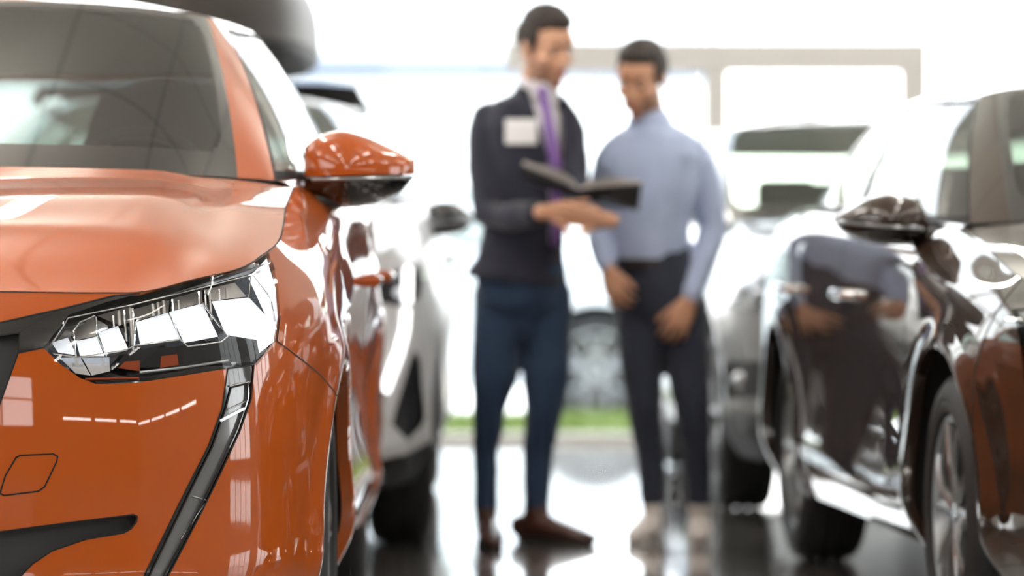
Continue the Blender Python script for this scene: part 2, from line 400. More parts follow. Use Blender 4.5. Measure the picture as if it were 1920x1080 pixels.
# ================================================================ CARS
def grid_normals(P):
    P = np.asarray(P); du = np.gradient(P, axis=0); dv = np.gradient(P, axis=1)
    n = np.cross(du, dv); l = np.linalg.norm(n, axis=2, keepdims=True); l[l < 1e-12] = 1
    return n / l
class Surf:
    """a dense smooth grid; its normals are reused by every panel cut out of it"""
    def __init__(s, P, outward):
        s.P = np.asarray(P, float); s.N = grid_normals(s.P)
        nu, nv = s.P.shape[:2]
        mid = s.N[nu // 2, nv // 2]
        s.flip = np.dot(mid, outward) < 0
        if s.flip: s.N = -s.N
        s.v = [Vector(q) for q in s.P.reshape(-1, 3)]; s.n = [Vector(q) for q in s.N.reshape(-1, 3)]
        s.t = []
        for i in range(nu - 1):
            for j in range(nv - 1):
                a, b, c, d = i*nv+j, (i+1)*nv+j, (i+1)*nv+j+1, i*nv+j+1
                s.t += [(a, d, c), (a, c, b)] if s.flip else [(a, b, c), (a, c, d)]
        s.bvh = BVHTree.FromPolygons(s.v, s.t)
    def normal_at(s, p):
        co, _, k, _ = s.bvh.find_nearest(p)
        return s.bary(co, k)
    def bary(s, co, k):
        a, b, c = s.t[k]
        A, B, C = s.v[a], s.v[b], s.v[c]
        e0, e1, e2 = B - A, C - A, co - A
        d00, d01, d11, d20, d21 = e0.dot(e0), e0.dot(e1), e1.dot(e1), e2.dot(e0), e2.dot(e1)
        den = d00*d11 - d01*d01
        if abs(den) < 1e-18: return s.n[a]
        v = (d11*d20 - d01*d21) / den; q = (d00*d21 - d01*d20) / den
        r = s.n[a]*(1-v-q) + s.n[b]*v + s.n[c]*q
        return r.normalized() if r.length > 1e-9 else s.n[a]
    def bm(s):
        b = bmesh.new(); b.faces.layers.int.new('pid'); b.faces.layers.int.new('cand')
        nu, nv = s.P.shape[:2]; vs = [b.verts.new(q) for q in s.v]
        for i in range(nu - 1):
            for j in range(nv - 1):
                q = (vs[i*nv+j], vs[(i+1)*nv+j], vs[(i+1)*nv+j+1], vs[i*nv+j+1])
                try: b.faces.new(q[::-1] if s.flip else q)
                except ValueError: pass
        bmesh.ops.remove_doubles(b, verts=b.verts, dist=1e-6)
        return b

def inside(poly, p):
    x, y = p; r = False; n = len(poly)
    for i in range(n):
        x0, y0 = poly[i]; x1, y1 = poly[i-1]
        if (y0 > y) != (y1 > y) and x < (x1-x0)*(y-y0)/(y1-y0)+x0: r = not r
    return r
def cut(bm, poly, p2, plane, frm, to, pred=None):
    """split faces along the outline and give those inside it the panel id `to`"""
    L = bm.faces.layers.int['pid']
    n = len(poly)
    xs = [q[0] for q in poly]; ys = [q[1] for q in poly]; bx = (min(xs), max(xs), min(ys), max(ys))
    cand = [f for f in bm.faces if f[L] in frm and (pred is None or pred(f.calc_center_median()))]
    def bb(f):
        q = [p2(v.co) for v in f.verts]
        return min(a for a, b in q), max(a for a, b in q), min(b for a, b in q), max(b for a, b in q)
    def near(f):
        c = bb(f); return not (c[1] < bx[0] or c[0] > bx[1] or c[3] < bx[2] or c[2] > bx[3])
    cand = [f for f in cand if near(f)]
    idx = bm.faces.layers.int['cand']
    for f in bm.faces: f[idx] = 0
    for f in cand: f[idx] = 1
    e = 1e-5
    for i in range(n):
        a, b = poly[i], poly[(i+1) % n]
        x0, x1, y0, y1 = min(a[0], b[0])-e, max(a[0], b[0])+e, min(a[1], b[1])-e, max(a[1], b[1])+e
        co, no = plane(a, b)
        g = []
        for f in cand:
            if not f.is_valid: continue
            c = bb(f)
            if c[1] < x0 or c[0] > x1 or c[3] < y0 or c[2] > y1: continue
            g.append(f)
        if not g: continue
        es = list({q for f in g for q in f.edges}); vs = list({q for f in g for q in f.verts})
        bmesh.ops.bisect_plane(bm, geom=g + es + vs, plane_co=co, plane_no=no, dist=1e-7)
        cand = [f for f in bm.faces if f[idx] == 1]
    for f in cand:
        if f[L] in frm and inside(poly, p2(f.calc_center_median())): f[L] = to

class Car:
    def __init__(s, name, label, cat, loc, rz, spec, paint, res=0.018, rows=56, sgn=1, group=None):
        s.root = thing(name, label, cat, loc, rz, group); s.sp = spec; s.paint = paint; s.sgn = sgn
        s.mw = Matrix.Translation(loc) @ Matrix.Rotation(rz, 4, 'Z'); s.inv = s.mw.inverted()
        pl = spec['plan']; t = chord(pl); s.S = t[-1]; s.t = t
        s.pf = nspline(t, pl)
        keys = spec['prof']                           # (plan index, z bottom, z top, offsets)
        kt = [t[k[0]] for k in keys]
        s.zf = mono(kt, [[k[1], k[2]] for k in keys]); s.of = mono(kt, [k[3] for k in keys])
        s.zeta = spec['zeta']
        nu = int(s.S / res); q = np.linspace(0, s.S, nu)
        P = s.belt(q, np.linspace(0, 1, rows))
        P[0, :, 0] = 0; P[-1, :, 0] = 0
        s.surf = Surf(P, (1, 0, 0)); s.q = q
        s.bm = s.surf.bm()
        s.seams = MB()
    def belt(s, q, z):
        q = np.asarray(q); p = s.pf(q); d = s.pf(np.clip(q+1e-3, 0, s.S)) - s.pf(np.clip(q-1e-3, 0, s.S))
        d /= np.linalg.norm(d, axis=1, keepdims=True); n = np.stack([-d[:, 1]*-1, -d[:, 0]], 1)   # outward
        n = np.stack([d[:, 1], -d[:, 0]], 1)
        zz = s.zf(q); off = s.of(q)
        out = np.zeros((len(q), len(z), 3))
        for i in range(len(q)):
            o = nspline(s.zeta, off[i])(z)[:, 0]
            Z = zz[i, 0] + (zz[i, 1]-zz[i, 0])*np.asarray(z)
            x = p[i, 0] + n[i, 0]*o; y = p[i, 1] + n[i, 1]*o
            for (ay, az, r, amp) in s.sp['flare']:
                D = np.hypot(y-ay, Z-az); side = smooth(.3, .8, p[i, 0]/s.sp['hw'])
                x = x + side*amp*np.exp(-((D-r)/.05)**2) * np.where(D > r, 1, 1)
            for fn in s.sp.get('sculpt', []): x, y = fn(x, y, Z)
            out[i] = np.stack([x, y, Z], 1)
        return out
    def top(s, q): return s.belt(np.atleast_1d(q), [1.0])[:, 0, :]
    def q_at_y(s, y, z=1.0):
        qs = np.linspace(0, s.S, 800); T = s.belt(qs, [z])[:, 0, 1]
        return float(np.interp(y, T, qs))
    # -------- projections used for cutting
    def W(s, p): return s.mw @ Vector((p[0]*s.sgn, p[1], p[2]))
    def p_px(s, p): return proj(s.W(p))
    def local(s, wp):
        q = s.inv @ wp; return Vector((q.x*s.sgn, q.y, q.z))
    def ray(s, px, py):
        o = s.local(CAMP); d = s.local(CAMP + ray(px, py)) - o
        return o, d.normalized()
    def pl_px(s, a, b):
        o, d0 = s.ray(*a); _, d1 = s.ray(*b)
        return o, d0.cross(d1).normalized()
    def hit(s, px, py, surf=None):
        o, d = s.ray(px, py)
        h = (surf or s.surf).bvh.ray_cast(o, d)
        if h[0] is None or h[0].y > 1.3: return None, d, None
        return h[0], d, h[2]
    def cut_px(s, poly, frm, to, pred=None): cut(s.bm, poly, s.p_px, s.pl_px, frm, to, pred)
    def cut_side(s, poly, frm, to, pred=None):
        cut(s.bm, poly, lambda p: (p[1], p[2]), lambda a, b: (Vector((0, a[0], a[1])), Vector((0, -(b[1]-a[1]), b[0]-a[0])).normalized()), frm, to, pred)
    def cut_front(s, poly, frm, to, pred=None):
        cut(s.bm, poly, lambda p: (p[0], p[2]), lambda a, b: (Vector((a[0], 0, a[1])), Vector((-(b[1]-a[1]), 0, b[0]-a[0])).normalized()), frm, to, pred)
    # -------- output
    def faces_of(s, pid):
        L = s.bm.faces.layers.int['pid']; vi = {}; V = []; Fc = []
        for f in s.bm.faces:
            if f[L] != pid: continue
            r = []
            for v in f.verts:
                if v not in vi: vi[v] = len(V); V.append(v.co.copy())
                r.append(vi[v])
            Fc.append(r)
        return V, Fc
    def emit(s, name, V, Fc, mt, parent=None, surf=None, joined=False, mirror=True, label=None, offset=None, cast=True, rim=0.0):
        """one object per side, or both sides joined; normals come from the surface the panel was cut from"""
        parent = parent or s.root
        N = [surf.normal_at(v) for v in V] if surf else None
        if offset: V = [v + Vector(offset) if not callable(offset) else offset(v) for v in V]
        V = list(V); Fc = [list(f) for f in Fc]
        if rim:                                      # a folded edge all round the panel
            cnt = {}
            for f in Fc:
                for i in range(len(f)):
                    k = (f[i], f[(i+1) % len(f)]); cnt[k] = 1
            bd = [k for k in cnt if (k[1], k[0]) not in cnt and not (abs(V[k[0]].x) < 1e-4 and abs(V[k[1]].x) < 1e-4)]
            mp = {}
            def inn(i):
                if i not in mp:
                    mp[i] = len(V); V.append(V[i] - N[i]*rim); N.append(N[i])
                return mp[i]
            for a, b in bd: Fc.append([b, a, inn(a), inn(b)])
        outs = []
        def mk(sides):
            vv, ff, nn = [], [], []
            for sd in sides:
                b = len(vv); vv += [(v.x*sd, v.y, v.z) for v in V]
                ff += [[i+b for i in (f if sd > 0 else f[::-1])] for f in Fc]
                if N: nn += [(n.x*sd, n.y, n.z) for n in N]
            o = mesh_obj(name, vv, ff, mt, parent, True, label)
            if nn: o.data.normals_split_custom_set_from_vertices(nn)
            outs.append(o); return o
        if joined: mk((1, -1))
        else:
            mk((s.sgn,))
            if mirror: mk((-s.sgn,))
        return outs
    def islands(s, V, Fc):
        par = list(range(len(V)))
        def find(i):
            while par[i] != i: par[i] = par[par[i]]; i = par[i]
            return i
        for f in Fc:
            for i in f[1:]: par[find(i)] = find(f[0])
        g = {}
        for f in Fc: g.setdefault(find(f[0]), []).append(f)
        out = []
        for fs in sorted(g.values(), key=len, reverse=True):
            ids = sorted({i for f in fs for i in f}); mp = {j: n for n, j in enumerate(ids)}; vv = [V[i] for i in ids]
            lo = [min(v[a] for v in vv) for a in range(3)]; hi = [max(v[a] for v in vv) for a in range(3)]
            if sum((hi[a]-lo[a])**2 for a in range(3)) < .05**2: continue
            out.append((vv, [[mp[i] for i in f] for f in fs]))
        return out
    def panel(s, pid, name, mt, joined=False, **k):
        """each separate piece of a panel is a part of its own"""
        V, Fc = s.faces_of(pid); res = []
        for vv, ff in s.islands(V, Fc):
            mid = min(v.x for v in vv) < 2e-3
            r = s.emit(name, vv, ff, mt, surf=s.surf, joined=joined and mid, **k)
            if not res: res = r
        return res or [None, None]
    def seam_pairs(s, skip=(), w=0.0045):
        L = s.bm.faces.layers.int['pid']
        for e in s.bm.edges:
            if len(e.link_faces) != 2: continue
            a, b = (f[L] for f in e.link_faces)
            if a == b or (a, b) in skip or (b, a) in skip: continue
            s.ribbon([e.verts[0].co, e.verts[1].co], w)
    def ribbon(s, pts, w=0.0045, lift=0.0009, surf=None):
        surf = surf or s.surf; pts = [Vector(p) for p in pts]
        for i in range(len(pts)-1):
            a, b = pts[i], pts[i+1]; d = b - a
            if d.length < 1e-6: continue
            n0, n1 = surf.normal_at(a), surf.normal_at(b)
            s0 = n0.cross(d).normalized()*w/2; s1 = n1.cross(d).normalized()*w/2
            e = d.normalized()*w*0.3
            s.seams.add([a-e-s0+n0*lift, a-e+s0+n0*lift, b+e+s1+n1*lift, b+e-s1+n1*lift], [(0, 1, 2, 3)])
    def flush_seams(s):
        v = s.seams.v; f = s.seams.f; n = len(v)
        mesh_obj('panel_gap', v + [(-q[0], q[1], q[2]) for q in v], f + [[i+n for i in q[::-1]] for q in f], M['seam'], s.root, False)
    def recess(s, pid, name, mt, depth, joined=False, **k):
        """a panel pushed inwards with side walls"""
        V0, F0 = s.faces_of(pid); res = []
        for V, Fc in s.islands(V0, F0):
            cnt = {}
            for f in Fc:
                for i in range(len(f)): cnt[(f[i], f[(i+1) % len(f)])] = 1
            n = len(V); VV = [v + Vector(depth) for v in V] + V
            F2 = [list(f) for f in Fc]
            for (a, b) in cnt:
                if (b, a) in cnt or (abs(V[a].x) < 1e-4 and abs(V[b].x) < 1e-4): continue
                F2.append([a, b, b+n, a+n])
            outs = s.emit(name, VV, F2, mt, joined=joined and min(v.x for v in V) < 2e-3, **k)
            for o in outs: sharp(o)
            if not res: res = outs
        return res or [None, None]

    # -------- hood, greenhouse, roof, interior
    def coons(s, c0, c1, d0, d1, n, m, f=None):
        """c0,c1: along (n), d0,d1: across (m). all dense polylines"""
        def rs(c, k):
            t = chord(c); q = np.linspace(0, t[-1], k); c = np.asarray(c)
            return np.stack([np.interp(q, t, c[:, i]) for i in range(3)], 1)
        c0, c1, d0, d1 = rs(c0, n), rs(c1, n), rs(d0, m), rs(d1, m)
        u = np.linspace(0, 1, n)[:, None, None]; v = np.linspace(0, 1, m)[None, :, None]
        A = (1-v)*c0[:, None] + v*c1[:, None]; B = (1-u)*d0[None] + u*d1[None]
        C = (1-u)*(1-v)*c0[0] + (1-u)*v*c1[0] + u*(1-v)*c0[-1] + u*v*c1[-1]
        P = A + B - C
        if f is not None: P = f(P, u[..., 0], v[..., 0])
        return P
    def hood(s, n=70, m=60):
        h = s.sp['hood']
        qc = s.q_at_y(h['y_corner']); qw = s.q_at_y(h['y_cowl'])
        T0 = s.top(np.linspace(0, qc, 60)); T1 = s.top(np.linspace(qc, qw, 60))
        cen = curve([T0[0]] + h['center'], 80)
        gb = s.gbase(np.linspace(0, h['g_corner'], 40)) + np.array([0, -0.012, -0.004])
        T1 = np.concatenate([T1]); gb[-8:] = gb[-8:] + (T1[-1] - gb[-1])[None, :]*np.linspace(0, 1, 8)[:, None]
        cen = np.concatenate([cen[:-1], gb[:1]])
        P = s.coons(cen, T1, T0, gb, n, m, h.get('f'))
        P[:, 0, 0] = 0
        s.hs = Surf(P, (0, 0, 1))
        b = s.hs.bm(); V = [v.co.copy() for v in b.verts]; b.verts.index_update(); Fc = [[v.index for v in f.verts] for f in b.faces]; b.free()
        o = s.emit('hood', V, Fc, s.paint, surf=s.hs, joined=True, rim=0.003)[0]
        # shut line along its front and side edges
        E = list(s.hs.P[0, :, :]) + list(s.hs.P[:, -1, :])
        s.ribbon([Vector(q) for q in s.hs.P[0, :, :]], 0.004, 0.0004, s.hs); s.ribbon([Vector(q) for q in s.hs.P[:, -1, :]], 0.0035, 0.0006, s.hs)
        return o
    def gbase(s, k):
        g = s.sp['gh']; i = np.arange(len(g['base'])); return nspline(i, g['base'])(k)
    def gtop(s, k):
        g = s.sp['gh']; i = np.arange(len(g['top'])); return nspline(i, g['top'])(k)
    def gband(s, k, v):
        a, b = s.gbase(k), s.gtop(k); v = np.asarray(v)
        P = a[:, None]*(1-v)[None, :, None] + b[:, None]*v[None, :, None]
        ta = np.gradient((a+b)/2, axis=0) if len(k) > 2 else None
        n = np.cross(ta, b-a); n /= np.linalg.norm(n, axis=1, keepdims=True)
        n *= np.sign(np.sum(n*np.array([1, 0, 0.2]), axis=1) + 1e-9)[:, None] if False else 1
        P = P + n[:, None, :]*(s.sp['gh']['bulge']*4*v*(1-v))[None, :, None]
        return P
    def greenhouse(s, glass_front=None, glass_side=None):
        g = s.sp['gh']; K = len(g['base'])-1
        glass_front = glass_front or M['windshield']; glass_side = glass_side or M['carglass']
        kk = np.linspace(0, K, 40*K+1); vv = np.linspace(0, 1, 41)
        P = s.gband(kk, vv); P[0, :, 0] = 0; P[-1, :, 0] = 0
        s.gs = Surf(P, (1, 0, 0))
        b = s.gs.bm(); L = b.faces.layers.int['pid']
        nv = len(vv)-1
        # ids by position on the band: 1 windscreen, 2 frit, 3 pillar/frame paint, 4 side glass, 5 black frame, 6 rear glass
        fi = 0
        b.faces.ensure_lookup_table()
        wl, fr = g['wind'], g.get('frit', 0.14)
        for i in range(len(kk)-1):
            for j in range(nv):
                k = (kk[i]+kk[i+1])/2; v = (vv[j]+vv[j+1])/2
                if k < wl:
                    edge = (wl-k) < fr*2.2 or v < g.get('frit_lo', .14) or v > 0.95
                    # rounded corners of the clear area
                    a, c = (k-(wl-fr*2.2-.35))/.35, max((v-.83)/.12, (g.get('frit_lo', .14)+.12-v)/.12)
                    if a > 0 and c > 0 and a*a+c*c > 1: edge = True
                    pid = 2 if edge else 1
                elif k < g['pil']: pid = 3
                elif k > g['rear']:
                    pid = 6 if (k > g['rear']+.15 and .1 < v < .88) else 3
                else:
                    fr2 = (k-g['pil'] < .06) or v < .06 or v > .93 or (g['rear']-k) < .25
                    pil = any(abs(k-b0) < .09 for b0 in g['bpil'])
                    pid = 5 if (fr2 or pil) else 4
                    if v > .965: pid = 3
                    if (g['rear']-k) < .15: pid = 3
                if fi < len(b.faces): b.faces[fi][L] = pid
                fi += 1
        keep = s.bm; s.bm = b; out = {}
        for pid, nm, mt, jn in ((1, 'windshield', glass_front, True), (2, 'windshield_border', M['gloss_black'], True), (3, 'pillar', s.paint if 'pillar_paint' not in s.sp else s.sp['pillar_paint'], False),
                                (4, 'side_window', glass_side, False), (5, 'window_frame', M['window_trim'], False), (6, 'rear_window', glass_side, True)):
            V, Fc = s.faces_of(pid)
            if V: out[nm] = s.emit(nm, V, Fc, mt, surf=s.gs, joined=jn)
        s.bm = keep; b.free()
        # roof
        c0 = curve(g['roof_center'], 60)
        top = s.gtop(np.linspace(0, K, 40*K+1))
        i3, i9 = int(40*g['wind']), int(40*g['rear'])
        d0 = top[:i3+1]; c1 = top[i3:i9+1]; d1 = top[i9:][::-1]
        c0 = np.concatenate([d0[:1], c0[1:-1], d1[:1]])
        def crown(Q, u, v):
            Q[..., 2] += g.get('crown', 0.02)*(1-v**2)*np.clip(np.sin(np.pi*u), 0, 1)**.6; return Q
        P = s.coons(c0, c1, d0, d1, 60, 40, crown); P[:, 0, 0] = 0
        s.rs = Surf(P, (0, 0, 1))
        b = s.rs.bm(); b.verts.index_update(); V = [v.co.copy() for v in b.verts]; Fc = [[v.index for v in f.verts] for f in b.faces]; b.free()
        s.roof = s.emit('roof', V, Fc, s.sp.get('roof_paint', s.paint), surf=s.rs, joined=True)[0]
        s.emit('headliner', [v*1.0 for v in V], Fc, M['headliner'], joined=True, offset=lambda v: Vector((v.x*.97, v.y, v.z-.022)))
        # shoulder between the belt's top edge and the greenhouse
        h = s.sp['hood']; qw = s.q_at_y(h['y_cowl'])
        T = s.top(np.linspace(qw, s.S, 160)); G = s.gbase(np.linspace(h['g_corner'], K, 160))
        tT = chord(T); tG = chord(G)
        T = np.stack([np.interp(np.linspace(0, 1, 160), tT/tT[-1], T[:, i]) for i in range(3)], 1)
        G = np.stack([np.interp(np.linspace(0, 1, 160), tG/tG[-1], G[:, i]) for i in range(3)], 1)
        mid = (T+G)/2 + np.array([0, 0, .006])
        P = np.stack([T, T*.75+G*.25+np.array([0, 0, .006]), mid, T*.25+G*.75+np.array([0, 0, .003]), G], 1)
        ss = Surf(P, (0, 0, 1)); b = ss.bm(); b.verts.index_update(); V = [v.co.copy() for v in b.verts]; Fc = [[v.index for v in f.verts] for f in b.faces]; b.free()
        s.emit('shoulder', V, Fc, s.paint, surf=ss)
        # cowl tray between hood and windscreen
        A = s.gbase(np.linspace(0, h['g_corner'], 40)); P = np.stack([A+np.array([0, -.02, -.02]), A+np.array([0, .01, -.001])], 1)
        cw = MB().grid(P); v = [Vector(q) for q in cw.v]
        s.emit('cowl', v, cw.f, M['blackplastic'], joined=True)
        return out
    def cabin(s, zf=0.42, seats=True, dash=True, tall=False, rear_x=.36):
        g = s.sp['gh']; K = len(g['base'])-1
        A = s.gbase(np.linspace(0, K, 100)); c = A.mean(axis=0)
        B = A.copy(); B[:, 0] *= .97; B[:, 1] = c[1] + (B[:, 1]-c[1])*.985; B[:, 2] -= .012
        C = B.copy(); C[:, 2] = zf; D = C.copy(); D[:, 0] = 0
        m = MB().grid(np.stack([B, C, D], 1))
        s.emit('cabin_trim', [Vector(q) for q in m.v], m.f, M['interior'], joined=True)
        zb = A[:, 2].mean(); yw = A[0, 1]; hw = A[:, 0].max()
        if dash:
            d = MB(); prof = [(yw+.03, zb-.05), (yw+.2, zb-.015), (yw+.55, zb-.03), (yw+.68, zb-.09), (yw+.66, zb-.3), (yw+.5, zb-.55)]
            xs = np.linspace(-hw*.9, hw*.9, 20); P = [[(x, y + .25*(x/hw)**2*(1 if y < yw+.3 else .2), z) for (y, z) in prof] for x in xs]
            d.grid(P).obj('dashboard', M['interior'], s.root)
            st = MB(); cx = -.36*s.sp.get('lhd', -1); ring = []
            for k in range(33):
                a = 2*math.pi*k/32; ring.append((cx + .18*math.cos(a), yw+.80-.06*math.sin(a), zb-.07+.17*math.sin(a)))
            st.tube(ring, .015, 8, caps=False); st.tube([(cx-.17, yw+.80, zb-.08), (cx+.17, yw+.80, zb-.08)], .02, 8); st.tube([(cx, yw+.79, zb-.09), (cx, yw+.6, zb-.15)], .04, 10)
            st.obj('steering_wheel', M['interior'], s.root)
        if seats:
            for sx in (1, -1):
                for (y, wd) in ((g['seat_y'], .25), (g['seat_y']+.88, .30)):
                    q = MB(); x = sx*(.36 if wd == .25 else rear_x)
                    q.box((x-wd, y-.55, zf), (x+wd, y, zf+.17), bev=.04)
                    q.tube([(x, y-.02, zf+.12), (x, y+.05, zf+.4), (x, y+.13, zb-.02)], [(wd, .07), (wd*.98, .08), (wd*.72, .05)], 16, up=(0, 1, 0), round_ends=True)
                    if tall and wd == .25:
                        q.tube([(x, y+.10, zb-.15), (x, y+.14, zb+.02), (x, y+.17, zb+.20)], [(.235, .06), (.225, .06), (.165, .05)], 16, up=(0, 1, 0), round_ends=True)
                    so = q.obj('seat', M['seat'], s.root)
                    if tall and wd == .25: continue
                    hz = zb + .075
                    hq = MB().box((x-.125, y+.10, hz-.07), (x+.125, y+.19, hz+.085), bev=.035)
                    hq.tube([(x-.05, y+.14, hz-.14), (x-.05, y+.145, hz)], .007, 8); hq.tube([(x+.05, y+.14, hz-.14), (x+.05, y+.145, hz)], .007, 8)
                    hq.obj('headrest', M['seat'], so)
    def underbody(s):
        q = np.linspace(0, s.S, 160); B = s.belt(q, [0.0])[:, 0, :]; C = B.copy(); C[:, 2] += .06; C[:, 0] *= .93
        D = C.copy(); D[:, 0] = 0
        keepout = []
        m = MB().grid(np.stack([B, C, D], 1)); s.emit('underbody', [Vector(v) for v in m.v], m.f, M['blackplastic'], joined=True)
    def arches(s, frm, gone=99, lip=None):
        L = s.bm.faces.layers.int['pid']
        for (ay, az, r) in s.sp['arch']:
            n = 56; pol = [(ay + r*math.cos(2*math.pi*k/n), az + r*math.sin(2*math.pi*k/n)) for k in range(n)]
            s.cut_side(pol, frm, gone, pred=lambda c: c.x > .45*s.sp['hw'])
        s.bm.faces.ensure_lookup_table()
        kill = [f for f in s.bm.faces if f[L] == gone]
        bmesh.ops.delete(s.bm, geom=kill, context='FACES')
        for (ay, az, r) in s.sp['arch']:
            O = []; I = []; 
            for k in range(81):
                a = math.pi*(-.28) + math.pi*1.56*k/80
                y, z = ay + r*math.cos(a), az + r*math.sin(a)
                h = s.surf.bvh.ray_cast(Vector((2, y, z)), Vector((-1, 0, 0)))[0]
                if h is None or z < .16: continue
                O.append(h); 
            rows = []
            for h in O:
                d = Vector((0, ay-h.y, az-h.z)).normalized()
                rows.append([h, h + d*.012 + Vector((-.004, 0, 0)), h + d*.014 + Vector((-.03, 0, 0)), h + d*.0 + Vector((-.035, 0, 0))])
            m = MB().grid(np.array([[tuple(q) for q in rw] for rw in rows]))
            for o in s.emit('arch_lip', [Vector(q) for q in m.v], m.f, lip or s.paint): sharp(o, 60)
            rows = [[Vector((h.x-.03, h.y, h.z)), Vector((h.x-.30, h.y + (h.y-ay)*.05, h.z + (h.z-az)*.05)), Vector((h.x-.30, ay, az))] for h in O]
            m = MB().grid(np.array([[tuple(q) for q in rw] for rw in rows]))
            s.emit('wheel_housing', [Vector(q) for q in m.v], m.f, M['seam'])
    def wheels(s, rim_mat, style=0, tyre_r=None, spokes=5, face=None, steer=0.0):
        for i, (ay, az, r) in enumerate(s.sp['arch']):
            R = s.sp['tyre'][0]; wd = s.sp['tyre'][1]; xo = s.sp['tyre'][2]
            for sd in (1, -1):
                rt = bpy.data.objects.new('wheel', None); rt.empty_display_size = .1; link(rt, s.root)
                rt.location = (sd*(xo-wd/2), ay, R); rt.rotation_euler = (0, 0, (math.pi if sd < 0 else 0) + (steer if i == 0 else 0))
                rr = R*.70; h = wd/2
                prof = [(-h*.8, rr), (-h*.96, rr+.012), (-h, R-.06), (-h*.93, R-.025), (-h*.78, R-.006), (-h*.5, R), (-.03, R), (-.028, R-.008), (-.018, R-.008), (-.016, R), (.016, R), (.018, R-.008), (.028, R-.008), (.03, R), (h*.5, R), (h*.78, R-.006), (h*.93, R-.025), (h, R-.06), (h*.985, R-.062), (h*.985, R-.072), (h, R-.074), (h*.96, rr+.012), (h*.8, rr)]
                MB().lathe(prof, 'X', 72).obj('tyre', M['rubber'], rt)
                rim = MB().lathe([(h*.80, rr+.004), (h*.86, rr), (h*.84, rr-.012), (h*.5, rr-.022), (-h*.7, rr-.03), (-h*.8, rr)], 'X', 64)
                n = spokes
                for k in range(n):
                    for off in ((-.13, .13) if style == 0 else (-.2, .2) if style == 1 else (0,)):
                        a0 = 2*math.pi*k/n + off*.25; a1 = 2*math.pi*k/n + off*1.5
                        pts = []
                        for q in np.linspace(0, 1, 6):
                            a = a0*(1-q)+a1*q; rad = .03 + (rr-.03-.01)*q
                            pts.append((h*.66 + h*.12*math.sin(q*math.pi*.9), -math.sin(a)*rad, math.cos(a)*rad))
                        rim.tube(pts, [(.012 + .004*(1-q), .016) for q in np.linspace(0, 1, 6)], 8, up=(1, 0, 0))
                rim.lathe([(h*.5, .0), (h*.5, .07), (h*.7, .065), (h*.74, .05), (h*.75, .0)], 'X', 32)
                ro = rim.obj('rim', rim_mat, rt)
                MB().lathe([(h*.74, .032), (h*.79, .03), (h*.80, .0)], 'X', 24).obj('centre_cap', M['gloss_black'], ro)
                MB().lathe([(h*.15, .0), (h*.15, rr*.78), (h*.02, rr*.78), (h*.02, 0)], 'X', 48).obj('brake_disc', M['dark_alloy'], rt)
    def mirror(s, x0, x1, y0, top, bot, split, dy=.11, arm=None, cap=None, low=None, sides=(1, -1)):
        """door mirror: top/bot = [(x, z)] profiles, split = z of the cap edge at both ends"""
        cap = cap or s.paint; low = low or M['gloss_black']
        xs = np.linspace(x0, x1, 34)
        tf = mono([q[0] for q in top], [q[1] for q in top]); bf = mono([q[0] for q in bot], [q[1] for q in bot])
        P = []
        for x in xs:
            zt, zb = tf(x)[0, 0], bf(x)[0, 0]; u = (x-x0)/(x1-x0)
            hd = dy*(math.sin(math.pi*min(1, max(0, u*.93+.045))))**.38
            c = (zt+zb)/2; row = []
            for k in range(40):
                a = 2*math.pi*k/40; ca, sa = math.cos(a), math.sin(a)
                e = .78
                row.append((x, y0 + .05*u*u - hd*math.copysign(abs(ca)**e, ca)*(1 if ca > 0 else .45), c + (zt-zb)/2*math.copysign(abs(sa)**e, sa)))
            P.append(row)
        sp = lambda x: split[0] + (split[1]-split[0])*(x-x0)/(x1-x0)
        for sd in sides:
            bm = bmesh.new(); vs = [[bm.verts.new((q[0]*sd*1.0, q[1], q[2])) for q in row] for row in P]
            for i in range(len(P)-1):
                for k in range(40): bm.faces.new((vs[i][k], vs[i][(k+1) % 40], vs[i+1][(k+1) % 40], vs[i+1][k]))
            bm.faces.new(vs[0]); bm.faces.new(vs[-1][::-1])
            bmesh.ops.recalc_face_normals(bm, faces=bm.faces)
            a = Vector((x0*sd, 0, split[0])); b = Vector((x1*sd, 0, split[1])); no = Vector((-(b.z-a.z), 0, b.x-a.x)).normalized()
            if no.z < 0: no = -no
            b2 = bm.copy()
            bmesh.ops.bisect_plane(bm, geom=bm.verts[:]+bm.edges[:]+bm.faces[:], plane_co=a, plane_no=no, clear_inner=True)
            bmesh.ops.bisect_plane(b2, geom=b2.verts[:]+b2.edges[:]+b2.faces[:], plane_co=a-no*.004, plane_no=no, clear_outer=True)
            for v in b2.verts: v.co = Vector((v.co.x, y0+(v.co.y-y0)*.985, v.co.z))
            root = bm_obj('mirror', b2, low, s.root); sharp(root, 50)
            cp = bm_obj('mirror_cap', bm, cap, root); sharp(cp, 50)
            # bright trim strip between cap and lower shell
            st = []
            for x in np.linspace(x0+.02, x1-.006, 20):
                u = (x-x0)/(x1-x0); hd = dy*(math.sin(math.pi*min(1, max(0, u*.93+.045))))**.38
                st.append((x*sd, y0+.05*u*u-hd*.99, sp(x)-.008))
            MB().tube(st, .0045, 8).obj('mirror_trim', M['alloy'], root)
            if arm:
                MB().tube([(q[0]*sd, q[1], q[2]) for q in arm[0]], arm[1], 14, up=(0, 1, 0), round_ends=True).obj('mirror_arm', M['blackplastic'], root)
            gx = (x0+x1)/2; gz = (tf(gx)[0, 0]+bf(gx)[0, 0])/2
            g = MB().ell((gx*sd, y0+dy*.42, gz), ((x1-x0)*.40, .012, (tf(gx)[0, 0]-bf(gx)[0, 0])*.38)); g.obj('mirror_glass', M['mirror_glass'], root)
